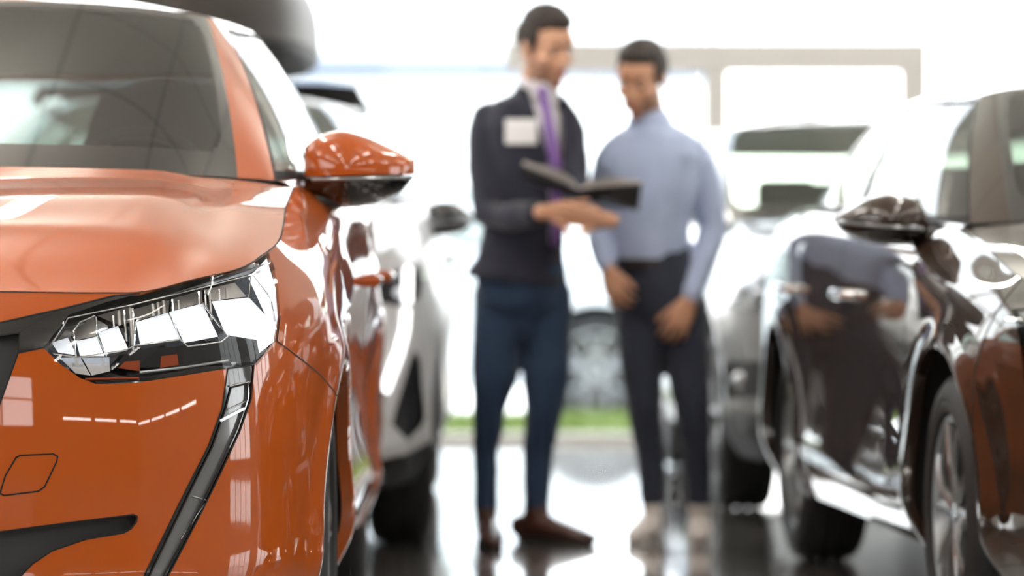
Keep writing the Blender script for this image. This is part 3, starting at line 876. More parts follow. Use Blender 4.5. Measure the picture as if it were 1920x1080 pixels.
    def patch(s, poly_px, depth0, depth1=None, sub=6):
        """quad outline in pixels laid behind the lens surface at the given depths (top edge, bottom edge)"""
        depth1 = depth0 if depth1 is None else depth1
        a, b, c, d = [np.array(q, float) for q in poly_px]
        P = []
        for i in range(sub+1):
            u = i/sub; row = []
            for j in range(sub+1):
                v = j/sub; q = (a*(1-u)+b*u)*(1-v) + (d*(1-u)+c*u)*v
                h, dr, _ = s.hit(*q)
                if h is None: return None
                row.append(h + dr*(depth0*(1-v)+depth1*v))
            P.append(row)
        return MB().grid(np.array([[tuple(q) for q in r] for r in P]))
    def line(s, pts_px, depth, r, n=8, step=12.0):
        out = []
        for i in range(len(pts_px)-1):
            a, b = np.array(pts_px[i], float), np.array(pts_px[i+1], float); k = max(1, int(np.hypot(*(b-a))/step))
            for j in range(k + (1 if i == len(pts_px)-2 else 0)):
                h, d, _ = s.hit(*(a+(b-a)*j/k))
                if h is not None: out.append(h + d*depth)
        return MB().tube(out, r, n) if len(out) > 1 else None
    def both(s, mb, name, mt, parents, label=None, sm=True):
        """the same small part on both sides"""
        if mb is None: return
        for o, sd in zip(parents, (s.sgn, -s.sgn)):
            q = MB(); q.v = [(v[0]*sd, v[1], v[2]) for v in mb.v]; q.f = mb.f if sd > 0 else [f[::-1] for f in mb.f]
            q.obj(name, mt, o, sm, label)
# ---------------------------------------------------------------- body shape shared by the hatchbacks and SUVs (metres; x half width, y length, z height)
def scallop(x, y, z):
    a = smooth(1.25, 1.6, y) * (1 - smooth(2.9, 3.25, y))
    x = x - .026*a*np.exp(-((z-.60)/.16)**2) + .012*a*np.exp(-((z-.93)/.05)**2) + .010*a*np.exp(-((z-.37)/.06)**2)
    return x, y
def dome(P, u, v):
    """raised hood centre with a crease each side"""
    k = 1 - smooth(.55, .73, v)
    P[..., 2] -= .007*np.exp(-((v-.76)/.07)**2)*smooth(.1, .5, u)*(1-smooth(.85, 1, u))
    P[..., 2] += .022*k*smooth(.02, .35, u)*(1-.55*smooth(.6, 1, u)) + .012*np.sin(np.pi*np.clip(v, 0, 1))*np.sin(np.pi*np.clip(u, 0, 1))
    return P
BASE = dict(
    hw=.87, zeta=[0, .12, .3, .5, .7, .85, .94, 1],
    plan=[(0, 0), (.3, .014), (.5, .052), (.65, .125), (.745, .235), (.80, .37), (.835, .53), (.858, .75), (.866, 1.0), (.868, 1.4), (.872, 2.0), (.882, 2.7), (.892, 3.25), (.875, 3.75), (.80, 4.1), (.66, 4.22), (.36, 4.28), (0, 4.30)],
    prof=[(0, .22, .930, [-.10, -.02, .0, .0, -.006, -.016, -.03, -.05]),
          (2, .22, .922, [-.10, -.02, .0, .0, -.006, -.018, -.032, -.05]),
          (3, .22, .950, [-.10, -.02, .0, .0, -.008, -.022, -.036, -.05]),
          (4, .22, .968, [-.09, -.02, .0, .0, -.010, -.028, -.045, -.06]),
          (5, .22, .992, [-.07, -.015, .0, .0, -.008, -.028, -.052, -.075]),
          (6, .23, 1.016, [-.06, -.01, .0, .0, -.004, -.026, -.056, -.085]),
          (7, .24, 1.056, [-.05, -.01, .0, .0, .0, -.024, -.062, -.105]),
          (8, .24, 1.100, [-.05, -.01, .0, .0, .0, -.022, -.062, -.118]),
          (9, .24, 1.148, [-.06, -.005, .0, -.004, .0, -.016, -.05, -.118]),
          (10, .24, 1.155, [-.06, -.005, .0, -.006, .0, -.012, -.03, -.07]),
          (12, .24, 1.180, [-.05, -.01, .0, .0, .0, -.012, -.03, -.07]),
          (14, .26, 1.190, [-.07, -.01, .0, .0, -.01, -.03, -.05, -.09]),
          (17, .26, 1.100, [-.09, -.02, .0, .0, -.03, -.05, -.07, -.10])],
    flare=[(.93, .35, .43, .014), (3.42, .35, .43, .016)],
    arch=[(.93, .35, .415), (3.42, .35, .405)],
    tyre=(.345, .215, .850),
    sculpt=[scallop],
    hood=dict(y_corner=.34, y_cowl=1.27, g_corner=3.35, center=[(0, .16, .985), (0, .42, 1.055), (0, .72, 1.110), (0, .90, 1.140)], f=dome),
    gh=dict(
        base=[(0, .99, 1.176), (.3, 1.03, 1.172), (.50, 1.12, 1.166), (.625, 1.25, 1.160), (.745, 1.43, 1.156), (.785, 1.80, 1.166), (.795, 2.45, 1.178), (.780, 3.1, 1.196), (.715, 3.72, 1.215), (.56, 4.02, 1.20), (.3, 4.12, 1.15), (0, 4.14, 1.13)],
        top=[(0, 1.78, 1.590), (.24, 1.80, 1.584), (.41, 1.87, 1.572), (.505, 1.97, 1.560), (.555, 2.15, 1.545), (.575, 2.4, 1.553), (.580, 2.75, 1.557), (.570, 3.1, 1.55), (.535, 3.6, 1.525), (.45, 3.80, 1.515), (.25, 3.86, 1.52), (0, 3.87, 1.52)],
        bulge=.018, wind=3, pil=3.6, rear=8, bpil=[6.05], frit=.10, frit_lo=.12, crown=.03, seat_y=2.25,
        roof_center=[(0, 1.78, 1.590), (0, 2.3, 1.63), (0, 3.0, 1.625), (0, 3.87, 1.52)]),
)
def remap(sp, fx=lambda x: x, fy=lambda y: y, fz=lambda z: z):
    """the same body stretched to other proportions"""
    import copy
    s = {k: v for k, v in sp.items()}
    s['plan'] = [(fx(x), fy(y)) for x, y in sp['plan']]; s['hw'] = fx(sp['hw'])
    s['prof'] = [(i, fz(a), fz(b), o) for i, a, b, o in sp['prof']]
    s['flare'] = [(fy(y), fz(z), r, a) for y, z, r, a in sp['flare']]
    s['arch'] = [(fy(y), z, r) for y, z, r in sp['arch']]
    s['tyre'] = (sp['tyre'][0], sp['tyre'][1], fx(sp['tyre'][2]))
    h = dict(sp['hood']); h['y_corner'] = fy(h['y_corner']); h['y_cowl'] = fy(h['y_cowl']); h['center'] = [(0, fy(y), fz(z)) for _, y, z in h['center']]; s['hood'] = h
    g = dict(sp['gh'])
    for k in ('base', 'top', 'roof_center'): g[k] = [(fx(x), fy(y), fz(z)) for x, y, z in g[k]]
    g['seat_y'] = fy(g['seat_y']); s['gh'] = g
    return s
# ---------------------------------------------------------------- orange car
OC = Car('car', 'glossy orange hatchback with clear headlamp and orange door mirror, nose towards the viewer', 'car', (-1.228, 7.13, 0), math.radians(.6), BASE, M['orange'], res=.013, rows=84)
HL = [(81, 652), (129, 590), (200, 566), (262, 551), (320, 536), (375, 520), (445, 497), (503, 475), (515, 505), (522, 540), (525, 592), (519, 639), (500, 665), (482, 684), (427, 691), (345, 704), (262, 717), (215, 720), (180, 720), (150, 709), (112, 682)]
BAND = [(-300, 655), (-120, 632), (0, 605), (120, 578), (214, 554.5), (262, 551), (200, 566), (129, 590), (81, 652), (34, 662), (37, 624), (0, 629), (-120, 648), (-300, 668)]
GRILLE = [(-300, 668), (-120, 648), (0, 629), (37, 624), (34, 662), (0, 757), (-30, 822), (-300, 850)]
FANG = [(427, 689), (476, 684), (471, 747), (450, 807), (412, 890), (375, 965), (315, 1080), (283, 1140), (236, 1140), (270, 1080), (337, 942), (390, 837), (416, 766)]
GUIDE = [(433, 727), (464, 719), (463, 748), (444, 804), (405, 889), (366, 966), (306, 1080), (290, 1110), (262, 1110), (281, 1078), (345, 945), (398, 838), (423, 766)]
TOW = [(0, 925), (10, 892), (30, 858), (38, 854), (100, 851), (108, 856), (106, 866), (84, 912), (72, 921), (8, 929)]
INTAKE = [(-300, 1030), (-100, 1008), (0, 997), (120, 981), (250, 965), (257, 968), (256, 978), (246, 991), (232, 999), (161, 1011), (97, 1033), (60, 1058), (20, 1100), (-30, 1160), (-300, 1180)]
FENDER = [(503, 475), (515, 505), (522, 540), (525, 592), (519, 640), (540, 655), (575, 682), (600, 703), (622, 728), (650, 770), (720, 770), (760, 300), (480, 300)]
c = OC
front = lambda p: p.y < .9
c.cut_px(FENDER, {0}, 2, lambda p: p.y < 1.25)
c.cut_side([(1.0, .2), (1.36, .2), (1.36, .9), (1.30, 1.3), (.4, 1.3), (.5, 1.0), (.93, .6)], {0, 2}, 2, lambda p: p.x > .5 and p.y > .88)
c.cut_side([(1.36, .33), (2.36, .33), (2.36, 1.3), (1.30, 1.3), (1.36, .9)], {0}, 3, lambda p: p.x > .5)
c.cut_side([(2.36, .33), (2.98, .33), (3.05, .55), (3.28, .85), (3.3, 1.3), (2.36, 1.3)], {0}, 4, lambda p: p.x > .5)
c.cut_side([(1.34, .20), (3.05, .20), (3.05, .33), (1.34, .33)], {0}, 5, lambda p: p.x > .5)
c.cut_side([(3.05, .15), (3.85, .15), (3.85, .62), (3.95, .75), (3.95, 1.3), (2.98, 1.3)], {0}, 6, lambda p: p.x > .5 and p.y > 2.9)
c.cut_side([(3.4, .76), (4.6, .76), (4.6, 1.4), (3.4, 1.4)], {0}, 7, lambda p: p.y > 3.9)
c.cut_side([(3.3, .0), (4.6, .0), (4.6, .76), (3.3, .76)], {0}, 8, lambda p: p.y > 3.3)
c.cut_px(HL, {0, 2}, 10, front)
c.cut_px(BAND, {0}, 11, front)
c.cut_px(GRILLE, {0}, 12, front)
c.cut_px(FANG, {0}, 13, front)
c.cut_px(GUIDE, {13}, 14, front)
c.cut_px(TOW, {0}, 15, front)
c.cut_px(INTAKE, {0}, 16, front)
c.arches({0, 2, 5, 6, 8})
c.panel(0, 'front_bumper', M['orange'], joined=True, rim=.008)
c.panel(2, 'fender', M['orange'], rim=.008)
FD = c.panel(3, 'front_door', M['orange'], rim=.008); RD = c.panel(4, 'rear_door', M['orange'], rim=.008)
c.panel(5, 'sill', M['orange']); c.panel(6, 'rear_quarter', M['orange']); c.panel(7, 'tailgate', M['orange'], joined=True); c.panel(8, 'rear_bumper', M['orange'], joined=True)
c.panel(11, 'grille_surround', M['gloss_black'], joined=True)
c.recess(12, 'grille', M['blackplastic'], (0, .035, 0), joined=True)
c.panel(15, 'tow_cover', M['orange'])
c.recess(16, 'lower_intake', M['blackplastic'], (0, .03, 0), joined=True)
drl = c.recess(13, 'daytime_light', M['gloss_black'], (0, .002, 0))
V, Fc = c.faces_of(14)
for o in drl: pass
gd = c.emit('light_guide', V, Fc, M['lightguide'], surf=c.surf, offset=(0, .006, 0))
for g_, d_ in zip(gd, drl): g_.parent = d_
c.both(c.line([(430, 724), (466, 716), (465, 748), (458, 770)], -.001, .0016), 'chrome_edge', M['chrome'], drl)
c.both(c.line([(414, 789), (458, 766)], -.001, .003), 'light_divider', M['glow_reflector'], drl)
c.both(c.line([(427, 768), (462, 752)], .003, .0015), 'light_divider', M['alloy'], drl)
c.both(c.line([(360, 930), (388, 938), (340, 1010)], .002, .0012), 'chrome_edge', M['alloy'], drl)
c.seam_pairs(skip={(10, 0), (10, 11), (10, 2)}, w=.003)
# headlamp
lensV, lensF = c.faces_of(10)
hl = c.recess(10, 'headlight', M['gloss_black'], (0, .072, 0))
lens = c.emit('lens', lensV, lensF, M['clear_lens'], surf=c.surf, offset=lambda v: v + Vector((0, -.0015, 0)))
for a, b in zip(lens, hl): a.parent = b
pan = [[(97, 643), (127, 633), (144, 666), (109, 661)], [(143, 640), (181, 631), (196, 668), (150, 667)], [(184, 624), (221, 611), (240, 653), (199, 665)],
       [(255, 604), (315, 586), (336, 635), (263, 646)], [(318, 585), (379, 569), (409, 631), (345, 643)], [(397, 565), (466, 558), (500, 640), (423, 628)]]
for q in pan: c.both(c.patch(q, .045, .016), 'reflector', M['glow_reflector'], hl)
c.both(c.patch([(470, 520), (503, 484), (519, 540), (514, 632)], .020, .012), 'reflector', M['reflector'], hl) if False else None
for q in ([(466, 522), (500, 484), (518, 545), (497, 590)], [(466, 557), (497, 590), (514, 640), (486, 662)], [(497, 590), (518, 545), (521, 596), (512, 640)]):
    c.both(c.patch(q, .018, .012), 'side_reflector', M['glow_reflector'], hl)
# upper clear facets and ribs
fac = [[(134, 628), (176, 590), (180, 630), (143, 638)], [(182, 592), (246, 574), (252, 602), (224, 610)], [(250, 580), (318, 562), (316, 584), (256, 602)], [(322, 560), (378, 545), (380, 567), (320, 584)], [(382, 543), (440, 530), (462, 556), (398, 564)]]
M['facet'] = mat('smoked_facet', (0.50, 0.47, 0.43), 0.4, 0.6)
for q in fac: c.both(c.patch(q, .058, .046), 'facet', M['facet'], hl)
for (x, y0, y1, mm) in [(212, 592, 612, 'chrome'), (222, 583, 610, 'amber'), (232, 582, 640, 'chrome'), (243, 577, 655, 'facet'), (248, 578, 640, 'chrome'), (286, 570, 592, 'amber'), (296, 567, 590, 'facet'), (306, 564, 587, 'amber'),
                        (322, 562, 584, 'chrome'), (334, 563, 580, 'facet'), (372, 546, 571, 'chrome'), (384, 545, 580, 'chrome'), (392, 545, 600, 'facet'), (410, 542, 562, 'chrome'), (424, 540, 560, 'facet')]:
    c.both(c.line([(x, y0), (x + (y1-y0)*.08, y1)], .036, .0026 if mm != 'amber' else .0034), 'rib', M[mm if mm != 'amber' else 'facet'], hl)
for pl, r in ([[(97, 645), (128, 596), (245, 572), (375, 540), (469, 516), (503, 503)], .0014], [[(100, 664), (150, 670), (235, 657), (252, 648), (338, 637), (352, 650), (414, 641), (430, 628)], .0017], [[(252, 648), (254, 604), (262, 598)], .0013],
              [[(142, 668), (138, 620), (150, 604), (178, 592)], .0016], [[(318, 586), (340, 640)], .0014], [[(380, 568), (424, 628)], .0018], [[(180, 594), (182, 630), (200, 668)], .0012], [[(470, 517), (466, 560)], .0012], [[(474, 516), (508, 560), (519, 622)], .0013]):
    c.both(c.line(pl, .010, r), 'chrome_edge', M['chrome'], hl)
# dark lower blade, indicator and bottom strip
for q in ([(212, 690), (243, 654), (345, 650), (345, 688)], [(345, 650), (427, 637), (427, 678), (345, 688)], [(427, 637), (452, 632), (478, 652), (480, 677)], [(427, 637), (480, 677), (479, 679), (427, 679)]):
    c.both(c.patch(q, .009, .006), 'lamp_blade', M['window_trim'], hl)
c.both(c.patch([(222, 690), (234, 678), (262, 676), (262, 696)], .004, .003), 'indicator', M['amber'], hl, 'dark amber turn signal')
c.both(c.patch([(302, 668), (332, 664), (335, 684), (300, 690)], .004, .003), 'indicator', M['amber'], hl, 'dark amber turn signal')
c.both(c.line([(262, 698), (345, 689), (427, 676)], .003, .003), 'chrome_edge', M['alloy'], hl)
c.both(c.patch([(112, 671), (150, 670), (170, 704), (142, 700)], .03, .012), 'reflector', M['reflector'], hl)
c.both(c.patch([(154, 671), (205, 670), (206, 696), (172, 704)], .03, .012), 'reflector', M['reflector'], hl)
c.both(c.line([(160, 711), (260, 709), (260, 712)], .003, .0024), 'chrome_edge', M['amber'], hl)
c.both(c.patch([(300, 557), (440, 513), (498, 494), (466, 514)], .002, .010), 'upper_blade', M['dark_alloy'], hl)
# wedge of bare dark metal beside the lamp
c.hood()
gh = c.greenhouse()
c.cabin(tall=True); c.underbody()
c.wheels(M['dark_alloy'], 0)
c.mirror(.765, 1.018, 1.52, [(.765, 1.235), (.80, 1.262), (.85, 1.273), (.90, 1.262), (.96, 1.237), (1.018, 1.208)], [(.765, 1.118), (.80, 1.103), (.85, 1.094), (.92, 1.100), (.98, 1.126), (1.018, 1.168)], (1.165, 1.172), .115,
         arm=([(.72, 1.50, 1.095), (.80, 1.50, 1.108), (.88, 1.51, 1.125)], [(.035, .05), (.03, .05), (.02, .05)]))
def handles(car, fd, rd, ys, z, mt):
    for dr, y in ((fd, ys[0]), (rd, ys[1])):
        if dr[0] is None: continue
        h = car.surf.bvh.ray_cast(Vector((2, y, z)), Vector((-1, 0, 0)))[0]
        m = MB().tube([(h.x-.002, y-.10, z), (h.x+.028, y-.085, z), (h.x+.034, y, z), (h.x+.028, y+.085, z), (h.x-.002, y+.10, z)], [(.012, .016)]*5, 10, round_ends=True)
        car.both(m, 'door_handle', mt, dr)
handles(c, FD, RD, (2.22, 3.12), .915, M['orange'])
c.flush_seams()
# ---------------------------------------------------------------- other cars
def side_panels(c, fy):
    Y = lambda pts: [(fy(y), z) for y, z in pts]
    c.cut_side(Y([(.94, .2), (1.36, .2), (1.36, .9), (1.30, 1.3), (.36, 1.3), (.5, 1.0), (.60, .7), (.52, .2)]), {0}, 2, lambda p: p.x > .5)
    c.cut_side(Y([(1.36, .33), (2.36, .33), (2.36, 1.3), (1.30, 1.3), (1.36, .9)]), {0}, 3, lambda p: p.x > .5)
    c.cut_side(Y([(2.36, .33), (2.98, .33), (3.05, .55), (3.28, .85), (3.3, 1.3), (2.36, 1.3)]), {0}, 4, lambda p: p.x > .5)
    c.cut_side(Y([(1.34, .20), (3.05, .20), (3.05, .33), (1.34, .33)]), {0}, 5, lambda p: p.x > .5)
    c.cut_side(Y([(3.05, .15), (3.85, .15), (3.85, .62), (3.95, .75), (3.95, 1.3), (2.98, 1.3)]), {0}, 6, lambda p: p.x > .5 and p.y > fy(2.9))
    c.cut_side(Y([(3.4, .76), (4.6, .76), (4.6, 1.4), (3.4, 1.4)]), {0}, 7, lambda p: p.y > fy(3.9))
    c.cut_side(Y([(3.3, .0), (4.6, .0), (4.6, .76), (3.3, .76)]), {0}, 8, lambda p: p.y > fy(3.3))
def finish(c, fy, paint, zh, sill=None, trim=None, lhd=-1, rear='tailgate', **wk):
    c.panel(0, 'front_bumper', paint, joined=True); c.panel(2, 'fender', paint)
    fd = c.panel(3, 'front_door', paint); rd = c.panel(4, 'rear_door', paint)
    c.panel(5, 'sill', sill or paint); c.panel(6, 'rear_quarter', paint); c.panel(7, rear, paint, joined=True); c.panel(8, 'rear_bumper', paint, joined=True)
    c.hood(); c.greenhouse(wk.pop('glass', None), wk.pop('sglass', None)); c.cabin(**wk); c.underbody()
    if zh: handles(c, fd, rd, (fy(2.22), fy(3.12)), zh, trim or paint)

# white SUV behind the orange car
idf = lambda v: v
SPW = remap(BASE, lambda x: x*1.045, idf, lambda z: z if z < 1.0 else 1.0 + (z-1.0)*.86)
WC = Car('car', 'white crossover with lit vertical running light and a roof box, behind the orange car', 'car', (-1.14, 11.5, 0), math.radians(.6), SPW, M['white'], res=.03, rows=44)
c = WC
fr = lambda p: p.y < .95
WHL = [(640, 545), (696, 529), (738, 508), (782, 499), (790, 520), (786, 558), (755, 575), (702, 566), (650, 575)]
WV = [(776, 653), (787, 677), (797, 784), (790, 800), (764, 825), (735, 796), (744, 760)]
WL = [(500, 880), (690, 866), (760, 853), (800, 832), (830, 812), (860, 812), (860, 1100), (500, 1100)]
c.cut_px(WHL, {0}, 10, fr)
c.cut_px(WV, {0}, 11, fr)
c.cut_px(WL, {0}, 12, lambda p: p.y < .55)
c.cut_px([(704, 748), (722, 735), (714, 765), (700, 790)], {0}, 13, fr)
c.cut_front([(-.01, .55), (.42, .55), (.46, .86), (-.01, .86)], {0}, 14, lambda p: p.y < .4)
side_panels(c, idf); c.arches({0, 2, 5, 6, 8, 12})
hl = c.recess(10, 'headlight', M['window_trim'], (0, .04, 0))
M['soft_lens'] = glass('matt_clear_lens', (.9, .9, .92), 1.12)
V, Fc = c.faces_of(10); ln = c.emit('lens', V, Fc, M['soft_lens'], surf=c.surf)
for a, b in zip(ln, hl): a.parent = b
h, d, _ = c.hit(746, 548)
if h: c.both(MB().ell(h + d*.015, (.016, .012, .016)), 'reflector', M['glow_reflector'], hl)
for pts, r in ([[(764, 506), (764, 535), (763, 566)], .0165], [[(760, 582), (757, 620), (745, 665), (720, 733)], .018]):
    m = c.line(pts, -.004, r, 12, 6.0); q = MB()
    o = [bpy.data.objects.new('x', None)]
    for sd in (1, -1):
        q = MB(); q.v = [(v[0]*sd, v[1], v[2]) for v in m.v]; q.f = m.f
        q.obj('daytime_light', M['drl_on'], c.root, label='lit white strip')
c.recess(11, 'side_vent', M['blackplastic'], (0, .03, 0)); c.recess(12, 'lower_bumper', M['blackplastic'], (0, .01, 0), joined=True); c.recess(13, 'lower_slot', M['blackplastic'], (0, .02, 0)); c.recess(14, 'grille', M['blackplastic'], (0, .03, 0), joined=True)
c.sp['roof_paint'] = M['white']
finish(c, idf, M['white'], .93, M['blackplastic'])
c.seam_pairs(skip={(10, 0), (12, 0), (11, 0)}, w=.006)
c.wheels(M['alloy'], 0)
c.mirror(.86, 1.02, 1.5, [(.86, 1.125), (.90, 1.143), (.96, 1.14), (1.02, 1.10)], [(.86, 1.03), (.90, 1.015), (.96, 1.02), (1.02, 1.055)], (1.07, 1.075), .09,
         arm=([(.76, 1.49, 1.01), (.84, 1.49, 1.02), (.92, 1.5, 1.04)], [(.03, .035), (.025, .03), (.02, .03)]), cap=M['gloss_black'])
# black roof bars (part of the car) and the box they carry (a thing of its own)
for y in (2.35, 3.2):
    z = 1.555 if y < 3 else 1.545
    m = MB().tube([(-.60, y, z-.055), (-.58, y, z-.01), (-.45, y, z), (.45, y, z), (.58, y, z-.01), (.60, y, z-.055)], [(.03, .026)]*6, 10, up=(0, 0, 1)); m.obj('roof_bar', M['window_trim'], c.root)
c.flush_seams()
rb = thing('roof_box', 'large dark grey roof box carried on the white crossover', 'roof box', (-1.13, 12.72, 1.60), math.radians(.6))
def rbox(z0, z1, grow, nm, mt, par):
    P = []
    for k in range(41):
        u = k/40; y = 2.1*u; e = max(0.02, 1-abs(2*u-1)**5)**.5
        wv = .42*(1-.12*(1-u)**3)*e*grow; row = []
        for j in range(33):
            a = math.pi*j/32
            row.append((wv*math.copysign(abs(math.cos(a))**.75, math.cos(a)), y, z0 + (z1-z0)*(e**.7)*abs(math.sin(a))**.6))
        P.append(row)
    m = MB().grid(np.array(P)); n = len(m.v)
    o = m.obj(nm, mt, par); return o
M['box'] = mat('roof_box_grey', (.040, .034, .030), .5, 0, .0, .1, spec=.25)
rbox(.10, .44, 1.0, 'lid', M['box'], rb); rbox(.10, .0, .985, 'tray', M['window_trim'], rb)

# dark brown car on the right, its side mirrored in the light
fyd = lambda y: 1.06*y - .13
SPD = remap(BASE, lambda x: x*1.02, fyd, lambda z: z*.905 + .012)
SPD['sculpt'] = [lambda x, y, z: (x - .010*smooth(1.3, 1.7, y)*(1-smooth(3.0, 3.3, y))*np.exp(-((z-.50)/.13)**2), y)]
DC = Car('car', 'dark brown car with shiny flank, tapered mirror and alloy wheels, beside the two men', 'car', (1.985, 8.35, 0), math.radians(4.0), SPD, M['brown'], res=.02, rows=64, sgn=-1)
c = DC
side_panels(c, fyd)
c.cut_front([(.36, .66), (.62, .65), (.80, .70), (.80, .86), (.70, .885), (.50, .83)], {0, 2}, 10, lambda p: p.y < .7)
c.cut_front([(-.01, .40), (.50, .40), (.34, .72), (-.01, .74)], {0}, 14, lambda p: p.y < .4)
c.cut_front([(.52, .36), (.72, .38), (.70, .50), (.56, .50)], {0}, 11, lambda p: p.y < .6)
c.arches({0, 2, 5, 6, 8})
hl = c.recess(10, 'headlight', M['gloss_black'], (0, .05, 0)); V, Fc = c.faces_of(10); ln = c.emit('lens', V, Fc, M['clear_lens'], surf=c.surf)
for a, b in zip(ln, hl): a.parent = b
c.recess(14, 'grille', M['blackplastic'], (0, .03, 0), joined=True); c.recess(11, 'fog_lamp', M['gloss_black'], (0, .03, 0))
finish(c, fyd, M['brown'], .86, trim=M['chrome'])
c.seam_pairs(skip={(10, 0), (14, 0), (11, 0), (10, 2)}, w=.005)
c.wheels(M['alloy'], 1)
def dmir():
    y0 = 1.44; sp_ = lambda px, py: (lambda h: h)(None)
    def lx(px, py):
        oo, dd = c.ray(px, py); q = oo + dd*((y0-oo.y)/dd.y); return q.x, q.z
    top = [lx(*q) for q in ((1735, 400), (1722, 380), (1700, 368), (1668, 362), (1630, 370), (1595, 390), (1571, 404))]
    bot = [lx(*q) for q in ((1735, 445), (1715, 458), (1690, 460), (1650, 458), (1610, 450), (1585, 436), (1571, 418))]
    bot = sorted(bot); top = sorted(top); a0 = lx(1800, 445); a1 = lx(1740, 448); a2 = lx(1700, 445)
    c.mirror(top[0][0], top[-1][0], y0, top, bot, (lx(1735, 425)[1], lx(1571, 412)[1]), .10, arm=([(a0[0], y0-.01, a0[1]), (a1[0], y0-.01, a1[1]), (a2[0], y0, a2[1])], [(.03, .022), (.028, .02), (.02, .02)]))
dmir()
c.flush_seams()

# grey car facing the viewer at the back
fyv = lambda y: y*.98
SPV = remap(BASE, lambda x: x*.93, fyv, lambda z: z*.915 + .01)
gh_ = SPV['gh']
wid = lambda pts, a: [(min(x*1.5, a[i]) if i < len(a) else x, y, z) for i, (x, y, z) in enumerate(pts)]
gh_['base'] = wid(gh_['base'], [0, .34, .57, .70, .765, .775, .775, .76, .70]); gh_['top'] = [(x, y-.05, z) for x, y, z in wid(gh_['top'], [0, .33, .54, .655, .685, .69, .69, .68, .64, .52, .3])]
gh_['roof_center'] = [(x, y-.05, z) for x, y, z in gh_['roof_center']]
VC = Car('car', 'grey silver car facing the viewer behind the man in the light blue shirt', 'car', (1.57, 13.02, 0), math.radians(2.0), SPV, M['silver'], res=.03, rows=44, sgn=-1)
c = VC
VHL = [(1340, 552), (1362, 520), (1382, 505), (1440, 522), (1490, 548), (1480, 590), (1405, 588), (1352, 574)]
c.cut_px(VHL, {0}, 10, fr)
c.cut_px([(1356, 690), (1370, 676), (1445, 676), (1448, 748), (1360, 748)], {0}, 11, fr)
c.cut_px([(1330, 782), (1460, 778), (1800, 778), (1800, 930), (1330, 930)], {0}, 12, lambda p: p.y < .55)
c.cut_px([(1520, 560), (1800, 560), (1800, 660), (1540, 660)], {0}, 14, fr)
side_panels(c, fyv); c.arches({0, 2, 5, 6, 8, 12})
hl = c.recess(10, 'headlight', M['gloss_black'], (0, .05, 0)); V, Fc = c.faces_of(10); ln = c.emit('lens', V, Fc, M['clear_lens'], surf=c.surf)
for a, b in zip(ln, hl): a.parent = b
for (x, y) in ((1392, 545), (1425, 552), (1452, 562)):
    h, d, _ = c.hit(x, y)
    if h: c.both(MB().ell(h + d*.03, (.03, .02, .03)), 'reflector', M['reflector'], hl)
c.both(c.patch([(1352, 535), (1375, 520), (1380, 560), (1358, 565)], .03, .02), 'reflector', M['glow_reflector'], hl)
fg = c.recess(11, 'fog_lamp', M['blackplastic'], (0, .04, 0))
h, d, _ = c.hit(1392, 712)
if h: c.both(MB().ell(h + d*.02, (.035, .02, .03)), 'bulb', M['reflector'], fg)
c.recess(12, 'lower_bumper', M['blackplastic'], (0, .01, 0), joined=True); c.recess(14, 'grille', M['blackplastic'], (0, .03, 0), joined=True)
finish(c, fyv, M['silver'], .86, glass=glass('van_glass', (.80, .86, .80), 1.6), sglass=glass('van_side_glass', (.85, .95, .85), 1.4), rear_x=.15)
c.seam_pairs(skip={(10, 0), (12, 0), (11, 0)}, w=.006)
c.wheels(M['dark_alloy'], 1)
c.flush_seams()

# pale car parked outside, seen from its side through the glass wall
SPO = remap(BASE, idf, idf, lambda z: z*.95)
PC = Car('car', 'pale blue car parked outside beyond the grass strip, seen side on', 'car', (1.45, 23.9, -.18), math.radians(90), SPO, M['pale'], res=.05, rows=30, sgn=-1)
c = PC; side_panels(c, idf); c.arches({0, 2, 5, 6, 8}); finish(c, idf, M['pale'], .9); c.seam_pairs(w=.008); c.wheels(M['alloy'], 1); c.flush_seams()

# building across the road
B = thing('building', 'white hall with a pale blue fascia band across the road outside', 'building', (0, 62, -.18))
BW = mat('white_render', (.80, .80, .79), .8); BB = mat('blue_fascia', (.135, .155, .195), .6)
MB().box((-14, 0, 0), (3.2, 8, 5.5)).obj('wall', BW, B, sm=False)
MB().box((-14, -.15, 3.62), (3.2, 0, 4.06)).obj('fascia', BB, B, sm=False)
# ================================================================ PEOPLE
def wool(name, col, rough=.85, scale=900, bump=.25, var=.12, sheen=.2):
    m = noise_bump(mat(name, col, rough, Sheen_Weight=sheen), scale, bump, .001, var)
    return m
M['skin_a'] = mat('skin', (.66, .37, .24), .5, Subsurface_Weight=.06, Subsurface_Scale=.01)
M['skin_b'] = mat('tan_skin', (.58, .31, .19), .5, Subsurface_Weight=.06, Subsurface_Scale=.01)
M['hair'] = noise_bump(mat('dark_brown_hair', (.022, .013, .009), .55), 260, .8, .004, .3)
M['beard'] = noise_bump(mat('stubble', (.30, .16, .10), .7), 700, .6, .001, .3)
M['eye_white'] = mat('eye_white', (.30, .22, .18), .3); M['iris'] = mat('iris', (.03, .015, .01), .15); M['lip'] = mat('lips', (.42, .16, .12), .45)
M['suit'] = wool('navy_wool', (.012, .014, .030))
M['denim'] = wool('blue_denim', (.012, .034, .080), .85, 1200, .3, .25)
M['chino'] = wool('dark_slate_cotton', (.020, .026, .046), .85, 1100, .25, .12)
M['shirt'] = wool('white_cotton', (.72, .70, .74), .8, 1500, .15, .03)
M['blue_shirt'] = wool('light_blue_cotton', (.42, .50, .70), .8, 1500, .2, .06)
M['tie'] = wool('purple_silk', (.25, .13, .45), .45, 1300, .15, .1)
M['brown_shoe'] = noise_bump(mat('brown_leather', (.075, .028, .020), .35, 0, .3, .2), 120, .15, .001, .2)
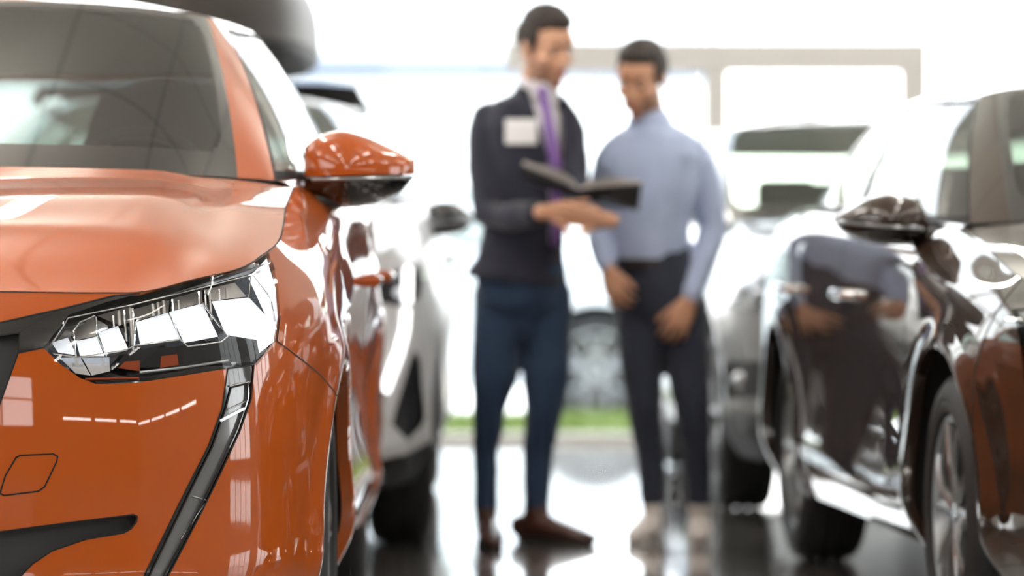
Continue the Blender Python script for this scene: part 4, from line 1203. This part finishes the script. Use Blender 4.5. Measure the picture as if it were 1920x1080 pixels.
M['pale_shoe'] = noise_bump(mat('pale_canvas', (.62, .56, .52), .8), 500, .3, .001, .05)
M['sole'] = mat('dark_sole', (.02, .015, .012), .7); M['white_sole'] = mat('white_sole', (.75, .73, .7), .6); M['belt'] = mat('dark_belt', (.012, .010, .010), .4)
M['badge'] = mat('white_badge', (.85, .86, .88), .35)

def vox(mb, voxel=.006, smooth_n=4, noise=0.0, nscale=9.0, seed=0):
    """join overlapping closed shapes into one continuous skin"""
    me = bpy.data.meshes.new('tmp'); me.from_pydata([tuple(v) for v in mb.v], [], mb.f); me.update()
    b = bmesh.new(); b.from_mesh(me); bmesh.ops.remove_doubles(b, verts=b.verts, dist=1e-6); bmesh.ops.recalc_face_normals(b, faces=b.faces); b.to_mesh(me); b.free()
    o = bpy.data.objects.new('tmp', me); COL.objects.link(o)
    md = o.modifiers.new('r', 'REMESH'); md.mode = 'VOXEL'; md.voxel_size = voxel; md.adaptivity = 0
    dg = bpy.context.evaluated_depsgraph_get(); dg.update()
    ev = o.evaluated_get(dg); m2 = bpy.data.meshes.new_from_object(ev, depsgraph=dg)
    bpy.data.objects.remove(o); bpy.data.meshes.remove(me)
    b = bmesh.new(); b.from_mesh(m2); bpy.data.meshes.remove(m2)
    for _ in range(smooth_n): bmesh.ops.smooth_vert(b, verts=b.verts, factor=.5, use_axis_x=True, use_axis_y=True, use_axis_z=True)
    if noise:
        from mathutils import noise as nz
        b.normal_update()
        for v in b.verts:
            p = v.co*nscale + Vector((seed, seed*2, 0)); p.z *= .75
            v.co += v.normal*noise*(nz.noise(p) + .6*nz.noise(p*2.1))
    for f in b.faces: f.smooth = True
    b.faces.layers.int.new('pid'); b.faces.layers.int.new('cand')
    return b
def bvh_of(b): return BVHTree.FromBMesh(b)
def cut_world(b, poly, to, frm={0}, pred=None):
    def pl(a, c):
        d0, d1 = ray(*a), ray(*c); return CAMP, d0.cross(d1).normalized()
    cut(b, poly, proj, pl, frm, to, pred)
def drop(b, pid):
    L = b.faces.layers.int['pid']; bmesh.ops.delete(b, geom=[f for f in b.faces if f[L] == pid], context='FACES')
def put(b, name, mt, parent, origin, label=None):
    for v in b.verts: v.co -= origin
    o = bm_obj(name, b, mt, parent, True, label); return o

def hand(mb, wrist, d, nrm, side, curl=(.5, .6, .4), spread=.0, thumb=.6, k=1.0):
    """palm and five fingers. d: towards the fingertips, nrm: out of the back of the hand, side: +1 puts the thumb at d x nrm"""
    d = Vector(d).normalized(); nrm = Vector(nrm); nrm = (nrm - d*nrm.dot(d)).normalized(); s = d.cross(nrm).normalized()*side
    w = Vector(wrist)
    mb.tube([w - d*.03*k, w, w + d*.03*k, w + d*.065*k, w + d*.092*k], [(.026*k, .020*k), (.028*k, .019*k), (.037*k, .016*k), (.041*k, .014*k), (.038*k, .011*k)], 16, up=nrm, round_ends=True)
    for i, (o, L, r) in enumerate(((.030, .074, .0083), (.0102, .083, .0086), (-.0098, .077, .0083), (-.0295, .060, .0075))):
        p = w + d*(.086 - .003*abs(i-1.2))*k + s*o*k; dr = (d + s*spread*(1.5-i)*.3).normalized(); pts = [p - dr*.02*k, p]; ang = 0
        for seg, f in ((.45, curl[0]), (.32, curl[1]), (.23, curl[2])):
            ang += f; q = (dr*math.cos(ang) - nrm*math.sin(ang)); p = p + q*L*seg*k; pts.append(p.copy())
        mb.tube(pts, [r*1.05*k, r*1.08*k, r*k, r*.93*k, r*.78*k], 10, up=nrm, round_ends=True)
    p = w + d*.022*k + s*.022*k; q1 = (d*.78 + s*.52 - nrm*.25*thumb).normalized(); q2 = (d*.85 + s*.35 - nrm*.5*thumb).normalized()
    mb.tube([p - q1*.015*k, p, p + q1*.042*k, p + q1*.042*k + q2*.030*k, p + q1*.042*k + q2*.054*k], [.013*k, .0145*k, .0115*k, .0105*k, .0085*k], 10, up=nrm, round_ends=True)

def head_shapes(mb, T):
    def e(c, r): 
        q = MB().ell(c, r); mb.add([T(v) for v in q.v], q.f)
    def t(p, r, up=(0, 1, 0)):
        q = MB().tube(p, r, 14, up=up, round_ends=True); mb.add([T(v) for v in q.v], q.f)
    e((0, -.012, .042), (.074, .096, .088)); e((0, .030, -.022), (.060, .062, .088)); e((0, .026, -.074), (.051, .058, .040)); e((0, .074, -.101), (.021, .017, .017))
    e((0, .060, .045), (.058, .034, .045))
    t([(0, .085, .016), (0, .096, -.008), (0, .105, -.027)], [(.006, .009), (.008, .011), (.011, .010)]); e((0, .103, -.029), (.0115, .012, .009))
    for s in (1, -1):
        e((s*.012, .098, -.037), (.009, .011, .007)); e((s*.031, .082, .024), (.026, .011, .008)); e((s*.044, .060, -.022), (.021, .022, .018)); e((s*.046, .022, -.072), (.014, .035, .028))
        e((s*.076, -.006, -.008), (.008, .019, .031)); e((s*.079, -.012, .012), (.007, .016, .014))
    e((0, .091, -.062), (.023, .010, .0058)); e((0, .089, -.072), (.020, .010, .0068))
def face_bits(T, root, origin, skin_parent):
    for s in (1, -1):
        q = MB().ell((s*.030, .0720, .003), (.0120, .0125, .0090)); w = MB(); w.add([T(v)-origin for v in q.v], q.f); ey = w.obj('eye', M['eye_white'], root)
        q = MB().ell((s*.030, .0830, -.001), (.0056, .0024, .0050)); w = MB(); w.add([T(v)-origin for v in q.v], q.f); w.obj('iris', M['iris'], ey)
        q = MB().tube([(s*.013, .0905, .026), (s*.028, .0925, .031), (s*.046, .081, .027)], [(.004, .003), (.0048, .003), (.003, .002)], 10, up=(0, 1, 0), round_ends=True); w = MB(); w.add([T(v)-origin for v in q.v], q.f); w.obj('eyebrow', M['hair'], root)
    q = MB().ell((0, .0945, -.0620), (.0215, .0085, .0045)).ell((0, .093, -.0715), (.0185, .0085, .0055)); w = MB(); w.add([T(v)-origin for v in q.v], q.f); w.obj('mouth', M['lip'], root)
def hair_mesh(T, root, origin, top=1.0, seed=1):
    m = MB()
    def e(c, r): q = MB().ell(c, r, nu=28, nv=18); m.add([T(v) for v in q.v], q.f)
    e((0, -.012, .088), (.075, .092, .056*top)); e((0, .040, .098), (.056, .048, .034*top)); e((0, -.046, .040), (.079, .071, .083))
    for s in (1, -1): e((s*.066, -.016, .040), (.015, .055, .052)); e((s*.071, .012, .020), (.008, .014, .034))
    b = vox(m, .005, 3, .004, 60.0, seed); put(b, 'hair', M['hair'], root, origin)
def person_root(label, d0, px, group='people talking in the showroom'):
    g = at(px, 600, d0); o = Vector((g.x, d0, 0))
    return o
def shoe(P, toe, mt, sole, root, origin, L=.285):
    """P: ankle point above the floor, toe: direction on the floor"""
    t = Vector((toe[0], toe[1], 0)).normalized(); a = Vector((P.x, P.y, 0)) - t*.06
    ok = lambda u, z: a + t*u + Vector((0, 0, z))
    m = MB().tube([ok(-.015, .05), ok(.03, .055), ok(.09, .056), ok(.15, .046), ok(.21, .036), ok(.255, .028), ok(.285, .024)], [(.026, .036), (.036, .044), (.040, .044), (.044, .034), (.046, .026), (.038, .020), (.020, .014)], 18, up=(0, 0, 1), round_ends=True)
    m.tube([ok(.045, .05), ok(.06, .10), ok(.062, .125)], [(.038, .044), (.038, .046), (.042, .050)], 16, up=t)
    b = vox(m, .006, 3)
    for v in b.verts: v.co.z = max(v.co.z, .012)
    so = put(b, 'shoe', mt, root, origin)
    w = MB(); ring = []
    for k in range(40):
        th = 2*math.pi*k/40; u = .135 + .150*math.cos(th); wd = (.040 + .008*math.cos(th))*math.copysign(abs(math.sin(th))**.7, math.sin(th)); ring.append((u, wd))
    s = Vector((-t.y, t.x, 0)); V = []
    for z in (.002, .016): V += [ok(u, z) + s*wd - origin for u, wd in ring]
    w.add(V, [tuple(range(40))[::-1], tuple(range(40, 80))] + [(k, (k+1) % 40, 40+(k+1) % 40, 40+k) for k in range(40)])
    w.obj('sole', sole, so)
    for q in (.11, .13, .15):
        z = .098 - (q-.09)*.5
        MB().tube([ok(q, z) + s*.022 - origin, ok(q+.004, z+.006) - origin, ok(q, z) - s*.022 - origin], .003, 6).obj('lace', mt, so)

def build_person(sp):
    d0 = sp['d0']; k = d0/F; P = lambda q: at(q[0], q[1], d0 + (q[2] if len(q) > 2 else 0))
    o = Vector((at(sp['root_px'], 600, d0).x, d0, 0))
    yaw = sp['yaw']; up = Vector((math.sin(yaw), -math.cos(yaw), 0))       # chest direction
    def tube(mb, pts, grow=0.0, u=None, re=True):
        """pts: (px, py, depth, radius across px, radius deep m)"""
        mb.tube([P(q) for q in pts], [(q[3]*k + grow, (q[4] if len(q) > 4 else q[3]*k) + grow) for q in pts], 24, up=u if u is not None else up, round_ends=re)
    hp, hs = sp['head']; hc = P(hp)
    R = Matrix.Rotation(sp['hyaw'] + math.pi, 3, 'Z') @ Matrix.Rotation(-sp['hpitch'], 3, 'X') @ Matrix.Rotation(sp.get('hroll', 0), 3, 'Y')
    T = lambda v: hc + R @ (Vector(v)*hs)
    # body: one continuous skin from head to ankles
    b = MB(); head_shapes(b, T)
    nb = P(sp['neck_base'])
    b.tube([T((0, -.012, -.03)), T((0, -.022, -.09)), nb], [(.052, .055), (.054, .056), (.066, .062)], 20, up=up, round_ends=True)
    tube(b, sp['torso'], -.022)
    for a in sp['arms']: tube(b, a, -.016, Vector((0, 1, .2)))
    tube(b, sp['hips'], -.016)
    for l in sp['legs']: tube(b, l, -.012)
    for h in sp['hands']: hand(b, P(h['w']), h['d'], h['n'], h['side'], h.get('curl', (.5, .6, .4)), h.get('spread', 0), h.get('thumb', .6), 1.0)
    for (q, t) in sp['feet']:
        p = P(q); t = Vector((t[0], t[1], 0)).normalized(); b.tube([Vector((p.x, p.y, .14)), Vector((p.x, p.y, .06)) , Vector((p.x, p.y, .045)) + t*.1], [.030, .030, .025], 12, up=t, round_ends=True)
    bm = vox(b, .0048, 2); body_bvh = bvh_of(bm)
    jaw = []
    root = put(bm, 'person', sp['skin'], None, o); root.location = o
    tag(root, sp['label'], 'person', None)
    # stubble: the jaw's own surface, a hair's breadth out
    if sp.get('beard'):
        q = bmesh.new(); q.from_mesh(root.data); Ri = R.transposed(); kill = []
        for f in q.faces:
            c = Ri @ (f.calc_center_median() + o - hc) / hs
            lim = -.040 if abs(c.x) > .040 else -.050 - .3*max(0, .035-abs(c.x))*0
            ok_ = c.z < lim and c.z > -.125 and c.y > -.02 + (c.z+.05)*-.2 and not (abs(c.x) < .024 and -.078 < c.z < -.056)
            if not ok_: kill.append(f)
        bmesh.ops.delete(q, geom=kill, context='FACES'); q.normal_update()
        for v in q.verts: v.co += v.normal*.0008
        bm_obj('beard', q, M['beard'], root)
    face_bits(T, root, o, root); hair_mesh(T, root, o, sp.get('hair_top', 1.0), sp['seed'])
    # trousers
    m = MB(); tube(m, sp['hips'], 0)
    for l in sp['legs']: tube(m, l, 0)
    tr = put(vox(m, .007, 4, .0035, 16, sp['seed']), 'trousers', sp['trouser_mat'], root, o)
    for (q, t) in sp['feet']: shoe(P(q), t, sp['shoe_mat'], sp['sole_mat'], root, o)
    return root, o, P, tube, T, up, k

def drape(b_bvh, poly, off, thick, name, mt, root, o, n=8):
    """a quad in pixels laid on a garment and given thickness"""
    a, b, c, d = [np.array(q, float) for q in poly]; G = []
    for i in range(n+1):
        u = i/n; row = []
        for j in range(n+1):
            v = j/n; q = (a*(1-u)+b*u)*(1-v) + (d*(1-u)+c*u)*v
            r = ray(*q); h = b_bvh.ray_cast(CAMP, r)[0]
            if h is None: h = G[-1][j] if G else CAMP + r*12.2
            row.append(h - r*off)
        G.append(row)
    m = MB(); A = np.array([[tuple(p - o) for p in r] for r in G]); dr = np.array(ray(*a))*thick
    m.grid(A); m.grid(A + dr, flip=True)
    bd = [(0, j) for j in range(n+1)] + [(i, n) for i in range(1, n+1)] + [(n, j) for j in range(n-1, -1, -1)] + [(i, 0) for i in range(n-1, 0, -1)]
    L = [A[i, j] for i, j in bd]; L.append(L[0]); m.grid(np.array([[p, p + dr] for p in L]))
    return m.obj(name, mt, root)

# ---- man in the navy jacket
SA = dict(d0=12.35, root_px=975, yaw=math.radians(28), seed=3, skin=M['skin_a'], label='standing person in navy jacket, purple tie and jeans, holding an open brochure',
    head=((1024, 92, -.02), 1.02), hyaw=math.radians(36), hpitch=math.radians(14), hroll=math.radians(2), neck_base=(1008, 192, .0), beard=True, hair_top=1.12,
    torso=[(1004, 184, 0, 44, .07), (998, 205, 0, 78, .10), (992, 240, 0, 90, .118), (992, 320, 0, 86, .125), (986, 400, 0, 78, .115), (980, 455, 0, 82, .118), (974, 500, 0, 90, .125)],
    arms=[[(914, 222, .0, 30), (909, 245, -.01, 32), (908, 320, -.05, 29), (914, 402, -.11, 27), (960, 408, -.20, 25), (1018, 397, -.335, 20)],
          [(1062, 228, .02, 27), (1068, 250, .0, 29), (1074, 300, -.06, 27), (1080, 362, -.15, 26), (1097, 404, -.25, 23), (1126, 412, -.41, 19)]],
    hips=[(978, 470, 0, 82, .112), (978, 520, 0, 90, .122), (980, 570, 0, 88, .118), (980, 600, 0, 60, .09)],
    legs=[[(935, 555, 0, 48), (931, 640, -.02, 46), (928, 705, -.03, 45), (917, 765, -.03, 31), (911, 850, 0, 24), (911, 950, -.02, 23)], [(1025, 555, .02, 48), (1025, 640, .01, 46), (1024, 705, .0, 45), (1021, 765, .0, 36), (1009, 850, .04, 30), (1005, 950, .05, 24)]],
    hands=[dict(w=(1028, 398, -.37), d=(.9, -.26, .03), n=(-.2, -.9, -.4), side=1, curl=(.0, .05, .05), spread=.3, thumb=-2.2), dict(w=(1132, 412, -.43), d=(-.85, -.08, .13), n=(0, -.9, -.4), side=-1, curl=(.0, .05, .05), spread=.2, thumb=-1.5)],
    feet=[((911, 950, -.02), (.12, -1)), ((1005, 950, .05), (.85, -.55))], trouser_mat=M['denim'], shoe_mat=M['brown_shoe'], sole_mat=M['sole'])
root, o, P, tube, T, up, k = build_person(SA)
PA = root
m = MB(); tube(m, SA['torso'], -.012); m.tube([P((1012, 150, -.01)), P((1008, 190, 0))], [(.064, .066), (.074, .072)], 20, up=up)
for a in SA['arms']: m.tube([P(q) for q in a[-2:]], .026, 16, round_ends=True)
sb = vox(m, .007, 3); sbv = bvh_of(sb)
sh = put(sb, 'shirt', M['shirt'], root, o)
jm = MB(); tube(jm, SA['torso'] + [(971, 515, 0, 97, .135), (969, 530, 0, 100, .138)], 0.0, None, 'start')
for a in SA['arms']: tube(jm, a[:-1] + [tuple(np.array(a[-1])*.75 + np.array(a[-2])*.25)], .004, Vector((0, 1, .2)))
jm.tube([P((914, 225, 0)), P((955, 204, .01)), P((1000, 176, .05)), P((1045, 196, .01)), P((1066, 228, .01))], [.045, .04, .035, .04, .045], 16)
jb = vox(jm, .007, 5, .004, 12, 5)
jbv = bvh_of(jb)
VN = [(968, 138), (974, 160), (990, 200), (1010, 250), (1027, 300), (1030, 380), (1030, 462), (1044, 470), (1048, 380), (1054, 300), (1056, 240), (1052, 190), (1046, 150), (1040, 138)]
frontm = lambda c: c.y < SA['d0'] + .03
cut_world(jb, VN, 1, {0}, frontm); drop(jb, 1)
jk = put(jb, 'jacket', M['suit'], root, o)
for q, nm in (([(970, 160), (990, 168), (1016, 250), (968, 226)], 'lapel'), ([(968, 226), (1016, 250), (1030, 302), (1018, 296)], 'lapel'), ([(1052, 178), (1062, 186), (1078, 232), (1056, 245)], 'lapel'), ([(1056, 245), (1078, 232), (1066, 285), (1053, 304)], 'lapel')):
    drape(jbv, q, .010, .004, nm, M['suit'], jk, o)
drape(jbv, [(947, 223), (1007, 223), (1007, 270), (947, 270)], .012, .004, 'name_badge', M['badge'], jk, o)
tp = [(1017, 172), (1022, 200), (1028, 240), (1034, 280), (1038, 310), (1039, 370), (1038, 430), (1037, 462)]
pts = []
for q in tp:
    h = sbv.ray_cast(CAMP, ray(*q))[0]; pts.append((h if h else P(q)) - ray(*q)*.008 - o)
MB().tube([tuple(p) for p in pts], [(.013, .006), (.017, .005), (.021, .005), (.024, .005), (.026, .005), (.027, .005), (.028, .005), (.012, .004)], 14, up=ray(1024, 240)).ell(tuple(pts[0]), (.018, .012, .017)).obj('tie', M['tie'], root)
for q in ([(985, 150), (1014, 168), (1004, 190), (986, 172)], [(1016, 168), (1042, 156), (1044, 178), (1028, 190)]): drape(sbv, q, .009, .004, 'collar', M['shirt'], sh, o)

# ---- open brochure held by the first man
def leaf(mb, A, B, C, D, t):
    """slab: corners in pixels with depth, thickness upwards"""
    V = [P(q) - ob for q in (A, B, C, D)]; n = Vector((0, 0, t)); mb.add(V + [v + n for v in V], [(0, 1, 2, 3), (7, 6, 5, 4), (0, 4, 5, 1), (1, 5, 6, 2), (2, 6, 7, 3), (3, 7, 4, 0)])
bk = thing('brochure', 'open dark covered brochure held between the two standing men', 'brochure', P((1082, 365, -.34)))
ob = Vector(bk.location)
M['cover'] = mat('dark_cover', (.028, .028, .030), .4); M['paper'] = mat('paper', (.75, .73, .71), .6); M['page_print'] = noise_bump(mat('printed_page', (.45, .44, .43), .55), 30, .0, .001, .5)
CORN = {1: ((1081, 373, -.30), (1197, 395, -.32), (1203, 345, -.45), (1085, 357, -.43)), -1: ((1081, 373, -.30), (981, 339, -.29), (977, 309, -.43), (1085, 357, -.43))}
for s in (1, -1):
    C = [P(q) - ob for q in CORN[s]]; n = (C[1]-C[0]).cross(C[3]-C[0]).normalized()
    if n.y < 0: n = -n                                   # away from the viewer: the reading side
    q = MB(); V = C + [v + n*.003 for v in C]; q.add(V, [(0, 1, 2, 3), (7, 6, 5, 4), (0, 4, 5, 1), (1, 5, 6, 2), (2, 6, 7, 3), (3, 7, 4, 0)]); q.obj('cover', M['cover'], bk, False)
    upv = (C[3]-C[0]).normalized()
    for i in range(6):
        G = []
        for u in np.linspace(0, 1, 14):
            w = .98*u; lift = .004 + i*.0022*min(1, u*6) + .020*math.sin(math.pi*min(1, u*1.15))*(1-u*.6)*(i+1)/6
            lo = C[0]*(1-w) + C[1]*w + n*lift + upv*.004; hi = C[3]*(1-w) + C[2]*w + n*lift + upv*(.002 + .010*math.sin(math.pi*u)*(i+1)/6)
            G.append([tuple(lo), tuple(hi)])
        A = np.array(G); dn = np.array(n)*.0012; q = MB(); q.grid(A); q.grid(A + dn, flip=True)
        L = [A[k_, 0] for k_ in range(14)] + [A[k_, 1] for k_ in range(13, -1, -1)]; L.append(L[0]); q.grid(np.array([[x, x + dn] for x in L]))
        q.obj('page', M['paper'] if i < 5 else M['page_print'], bk)

# ---- man in the light blue shirt
SB = dict(d0=12.45, root_px=1235, yaw=math.radians(-22), seed=7, skin=M['skin_b'], label='standing person in light blue shirt and slate trousers looking down at the brochure',
    head=((1203, 150, -.04), .99), hyaw=math.radians(-24), hpitch=math.radians(20), hroll=math.radians(-3), neck_base=(1218, 244, .01), beard=True, hair_top=.95,
    torso=[(1220, 236, 0, 42, .07), (1222, 256, 0, 74, .10), (1222, 290, 0, 90, .115), (1220, 350, 0, 88, .122), (1216, 410, 0, 80, .112), (1216, 460, 0, 78, .112), (1220, 498, 0, 76, .110)],
    arms=[[(1148, 292, .0, 26), (1142, 306, .0, 28), (1130, 350, .04, 26), (1124, 425, .06, 25), (1128, 460, -.02, 22), (1136, 496, -.10, 18)],
          [(1300, 290, .02, 27), (1309, 308, .02, 30), (1326, 360, .03, 29), (1336, 428, .02, 27), (1320, 490, -.04, 24), (1297, 552, -.10, 19)]],
    hips=[(1222, 482, 0, 77, .112), (1228, 530, 0, 86, .120), (1236, 580, 0, 88, .118), (1236, 610, 0, 60, .09)],
    legs=[[(1197, 570, 0, 44), (1203, 660, -.01, 44), (1208, 760, -.02, 33), (1220, 850, .02, 28), (1226, 938, .04, 25)], [(1282, 570, .02, 46), (1287, 660, .0, 46), (1298, 760, -.02, 35), (1306, 850, .0, 28), (1311, 936, .02, 25)]],
    hands=[dict(w=(1139, 503, -.11), d=(.25, -.35, -.85), n=(-.6, -.8, 0), side=-1, curl=(.4, .6, .5), spread=.5, thumb=.6), dict(w=(1292, 562, -.11), d=(-.40, -.12, -.90), n=(.15, -1, 0), side=1, curl=(.2, .45, .4), spread=.5, thumb=.6)],
    feet=[((1226, 938, .04), (-.35, -1)), ((1311, 936, .02), (-.05, -1))], trouser_mat=M['chino'], shoe_mat=M['pale_shoe'], sole_mat=M['white_sole'])
root, o, P, tube, T, up, k = build_person(SB)
PB = root
m = MB(); tube(m, SB['torso'], .002, None, 'start')
m.tube([P((1146, 284, 0)), P((1172, 262, .01)), P((1220, 232, .03)), P((1272, 260, .01)), P((1302, 286, .01))], [.040, .042, .036, .042, .044], 18)
for a in SB['arms']: tube(m, a, .004, Vector((0, 1, .2)))
m.tube([P((1214, 212, .0)), P((1218, 240, 0))], [(.064, .066), (.076, .074)], 20, up=up)
sb = vox(m, .007, 4, .005, 11, 9); sbv = bvh_of(sb); sh = put(sb, 'shirt', M['blue_shirt'], root, o)
for q in ([(1186, 214), (1206, 240), (1190, 256), (1176, 230)], [(1206, 240), (1240, 206), (1246, 230), (1226, 258)]): drape(sbv, q, .008, .004, 'collar', M['blue_shirt'], sh, o)
drape(sbv, [(1202, 250), (1212, 250), (1208, 480), (1197, 480)], .004, .003, 'placket', M['blue_shirt'], sh, o)
MB().tube([tuple(P((1224 + 79*math.cos(t), 494, 0)) - o + Vector((0, 0.116*math.sin(t) - 0.0, 0))) for t in np.linspace(0, 2*math.pi, 41)], [(.004, .018)]*41, 10, up=(0, 0, 1), caps=False).obj('belt', M['belt'], root)

# ---- small clear bottle with a black neck on the floor between the second man's feet
bt = thing('bottle', 'clear plastic bottle with black neck on the floor beside pale canvas shoes', 'bottle', tuple(Vector((at(1265, 900, 12.0).x, 12.0, 0))))
M['clear_plastic'] = glass('clear_plastic', (.80, .80, .82), 1.45, .05)
MB().lathe([(.0, .0), (.0, .045), (.02, .05), (.13, .05), (.165, .035), (.175, .018), (.175, .0)], 'Z', 36).obj('body', M['clear_plastic'], bt)
MB().lathe([(.172, .0), (.172, .02), (.20, .02), (.205, .014), (.25, .014), (.255, .0)], 'Z', 24).obj('neck', M['gloss_black'], bt)
